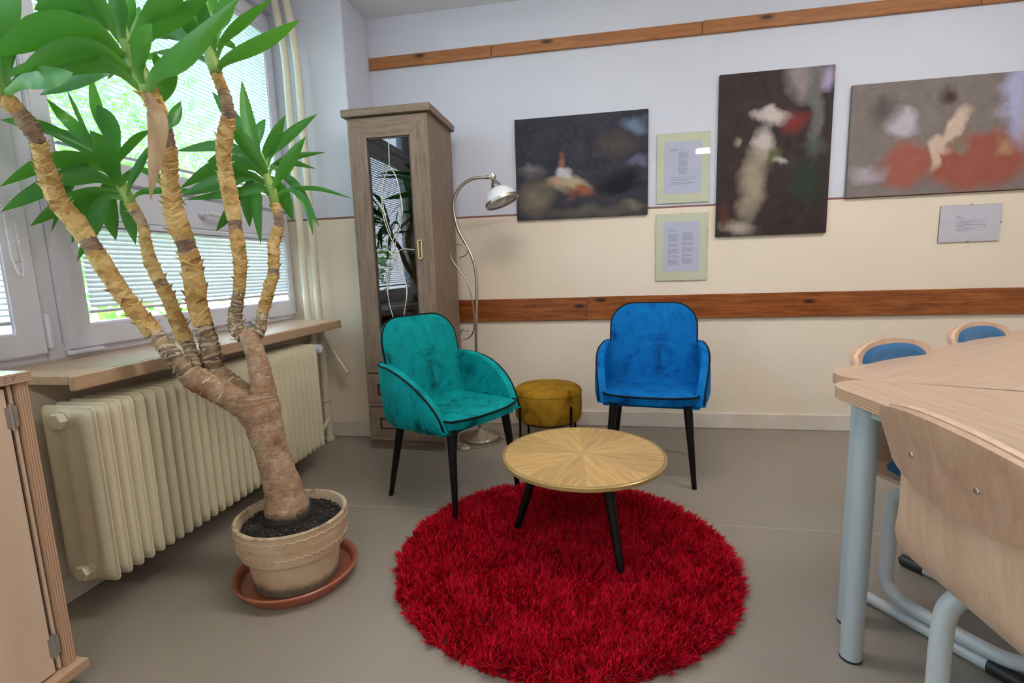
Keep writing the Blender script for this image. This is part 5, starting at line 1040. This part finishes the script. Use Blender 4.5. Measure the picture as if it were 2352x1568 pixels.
# ================================================================ outside the windows
GR = mat('garden_grass', (.10, .22, .04), .9); col_noise(GR, [(.3, (.07, .17, .03)), (.7, (.16, .30, .06))], 3.)
g0 = MB().box(-30, -.70, -16, 14, -1.25, -1.2).build('ground', GR); struct(g0)
GL = mat('garden_leaf', (.10, .28, .04), .6)
def _gl():
    m = GL; g = N(m, 'ShaderNodeNewGeometry'); LK(m, ramp(m, g.outputs['Random Per Island'], [(0, (.05, .16, .02)), (.5, (.12, .30, .05)), (1, (.26, .42, .10))]), BS(m).inputs['Base Color'])
    tr = N(m, 'ShaderNodeBsdfTranslucent'); tr.inputs[0].default_value = (.25, .5, .06, 1); mx = N(m, 'ShaderNodeMixShader'); mx.inputs[0].default_value = .35
    LK(m, BS(m).outputs[0], mx.inputs[1]); LK(m, tr.outputs[0], mx.inputs[2]); LK(m, mx.outputs[0], m.node_tree.nodes['Material Output'].inputs[0])
_gl()
TB = mat('tree_bark', (.10, .06, .05), .9); col_noise(TB, [(.3, (.06, .035, .03)), (.7, (.18, .11, .09))], 12.)
def tree(label, x, y, hgt, rad_, cz, n, sd, z0=-1.2):
    t = thing('garden_tree', label, 'tree', (x, y, z0), 0, 'trees outside the windows'); rs = np.random.RandomState(sd)
    MB().tube([tuple(p) for p in spline([(0, 0, 0), (.05, .04, hgt*.3), (-.04, .08, hgt*.6), (.05, 0, hgt*.9)], 12)], [.09-.006*k for k in range(12)], 10).build('trunk', TB, t, smooth='all')
    d = rs.randn(n, 3); d /= np.linalg.norm(d, axis=1)[:, None]; rr = rad_*rs.rand(n)**.45; c = d*rr[:, None]*np.array([1, 1, cz/rad_])+np.array([0, 0, hgt-cz*.6])
    a = rs.randn(n, 3); a /= np.linalg.norm(a, axis=1)[:, None]; b_ = np.cross(a, d+.01); b_ /= np.linalg.norm(b_, axis=1)[:, None]; s_ = .05+.06*rs.rand(n)
    V = np.stack([c-a*s_[:, None], c+b_*s_[:, None]*.5, c+a*s_[:, None], c-b_*s_[:, None]*.5], 1).reshape(-1, 3)
    m = MB(); m.v = [tuple(p) for p in V]; m.f = [(4*k, 4*k+1, 4*k+2, 4*k+3) for k in range(n)]; m.mi = [0]*n
    me = bpy.data.meshes.new('crown'); me.from_pydata(m.v, [], m.f); me.update(); me.materials.append(GL); obj('crown', me, t)['kind'] = 'stuff'
tree('leafy tree right outside the upper sash behind the yucca', -3.2, 1.0, 4.2, 1.3, 1.7, 2400, 1)
tree('tall thin-trunked tree seen through the bright blind', -3.4, -1.9, 5.0, 1.3, 2.0, 2400, 3)
tree('leafy tree beyond the left window edge', -3.6, -4.9, 4.4, 1.5, 1.9, 3000, 2)
tree('bushy low tree seen only mirrored in the cabinet glass', -4.6, -8.2, 3.8, 1.6, 1.8, 3000, 4)
tree('farther green tree behind the garden ones', -8.0, 3.4, 6.0, 2.4, 2.6, 3200, 5)
tree('farther round tree seen mirrored in the cabinet glass', -9.0, -12.0, 5.5, 2.4, 2.6, 3200, 6)
# security grille in front of the upper sash
sg = thing('window_grille', 'white diamond lattice grille outside the upper window sash', 'grille', (-.66, 0, 0))
bars = MB(); y0, y1, z0, z1 = -1.80, -.34, 1.40, 2.55; st_ = .085
k = -20
while k < 40:
    for sg_ in (1, -1):
        c0 = y0+k*st_; pts = []
        for q in range(0, 60):
            z = z0+(z1-z0)*q/59; y = c0+sg_*(z-z0)*.75
            if y0 <= y <= y1: pts.append((0, y, z))
        if len(pts) > 1: bars.tube([pts[0], pts[-1]], .0026, 5)
    k += 1
bars.build('lattice', mat('grille_white', (.75, .75, .75), .5), sg)
for b in ((y0, y0+.012, z0, z1), (y1-.012, y1, z0, z1), (y0, y1, z0-.012, z0), (y0, y1, z1, z1+.012)): MB().box(-.008, .008, *b).build('frame_bar', mat('grille_frame', (.7, .7, .7), .5), sg)
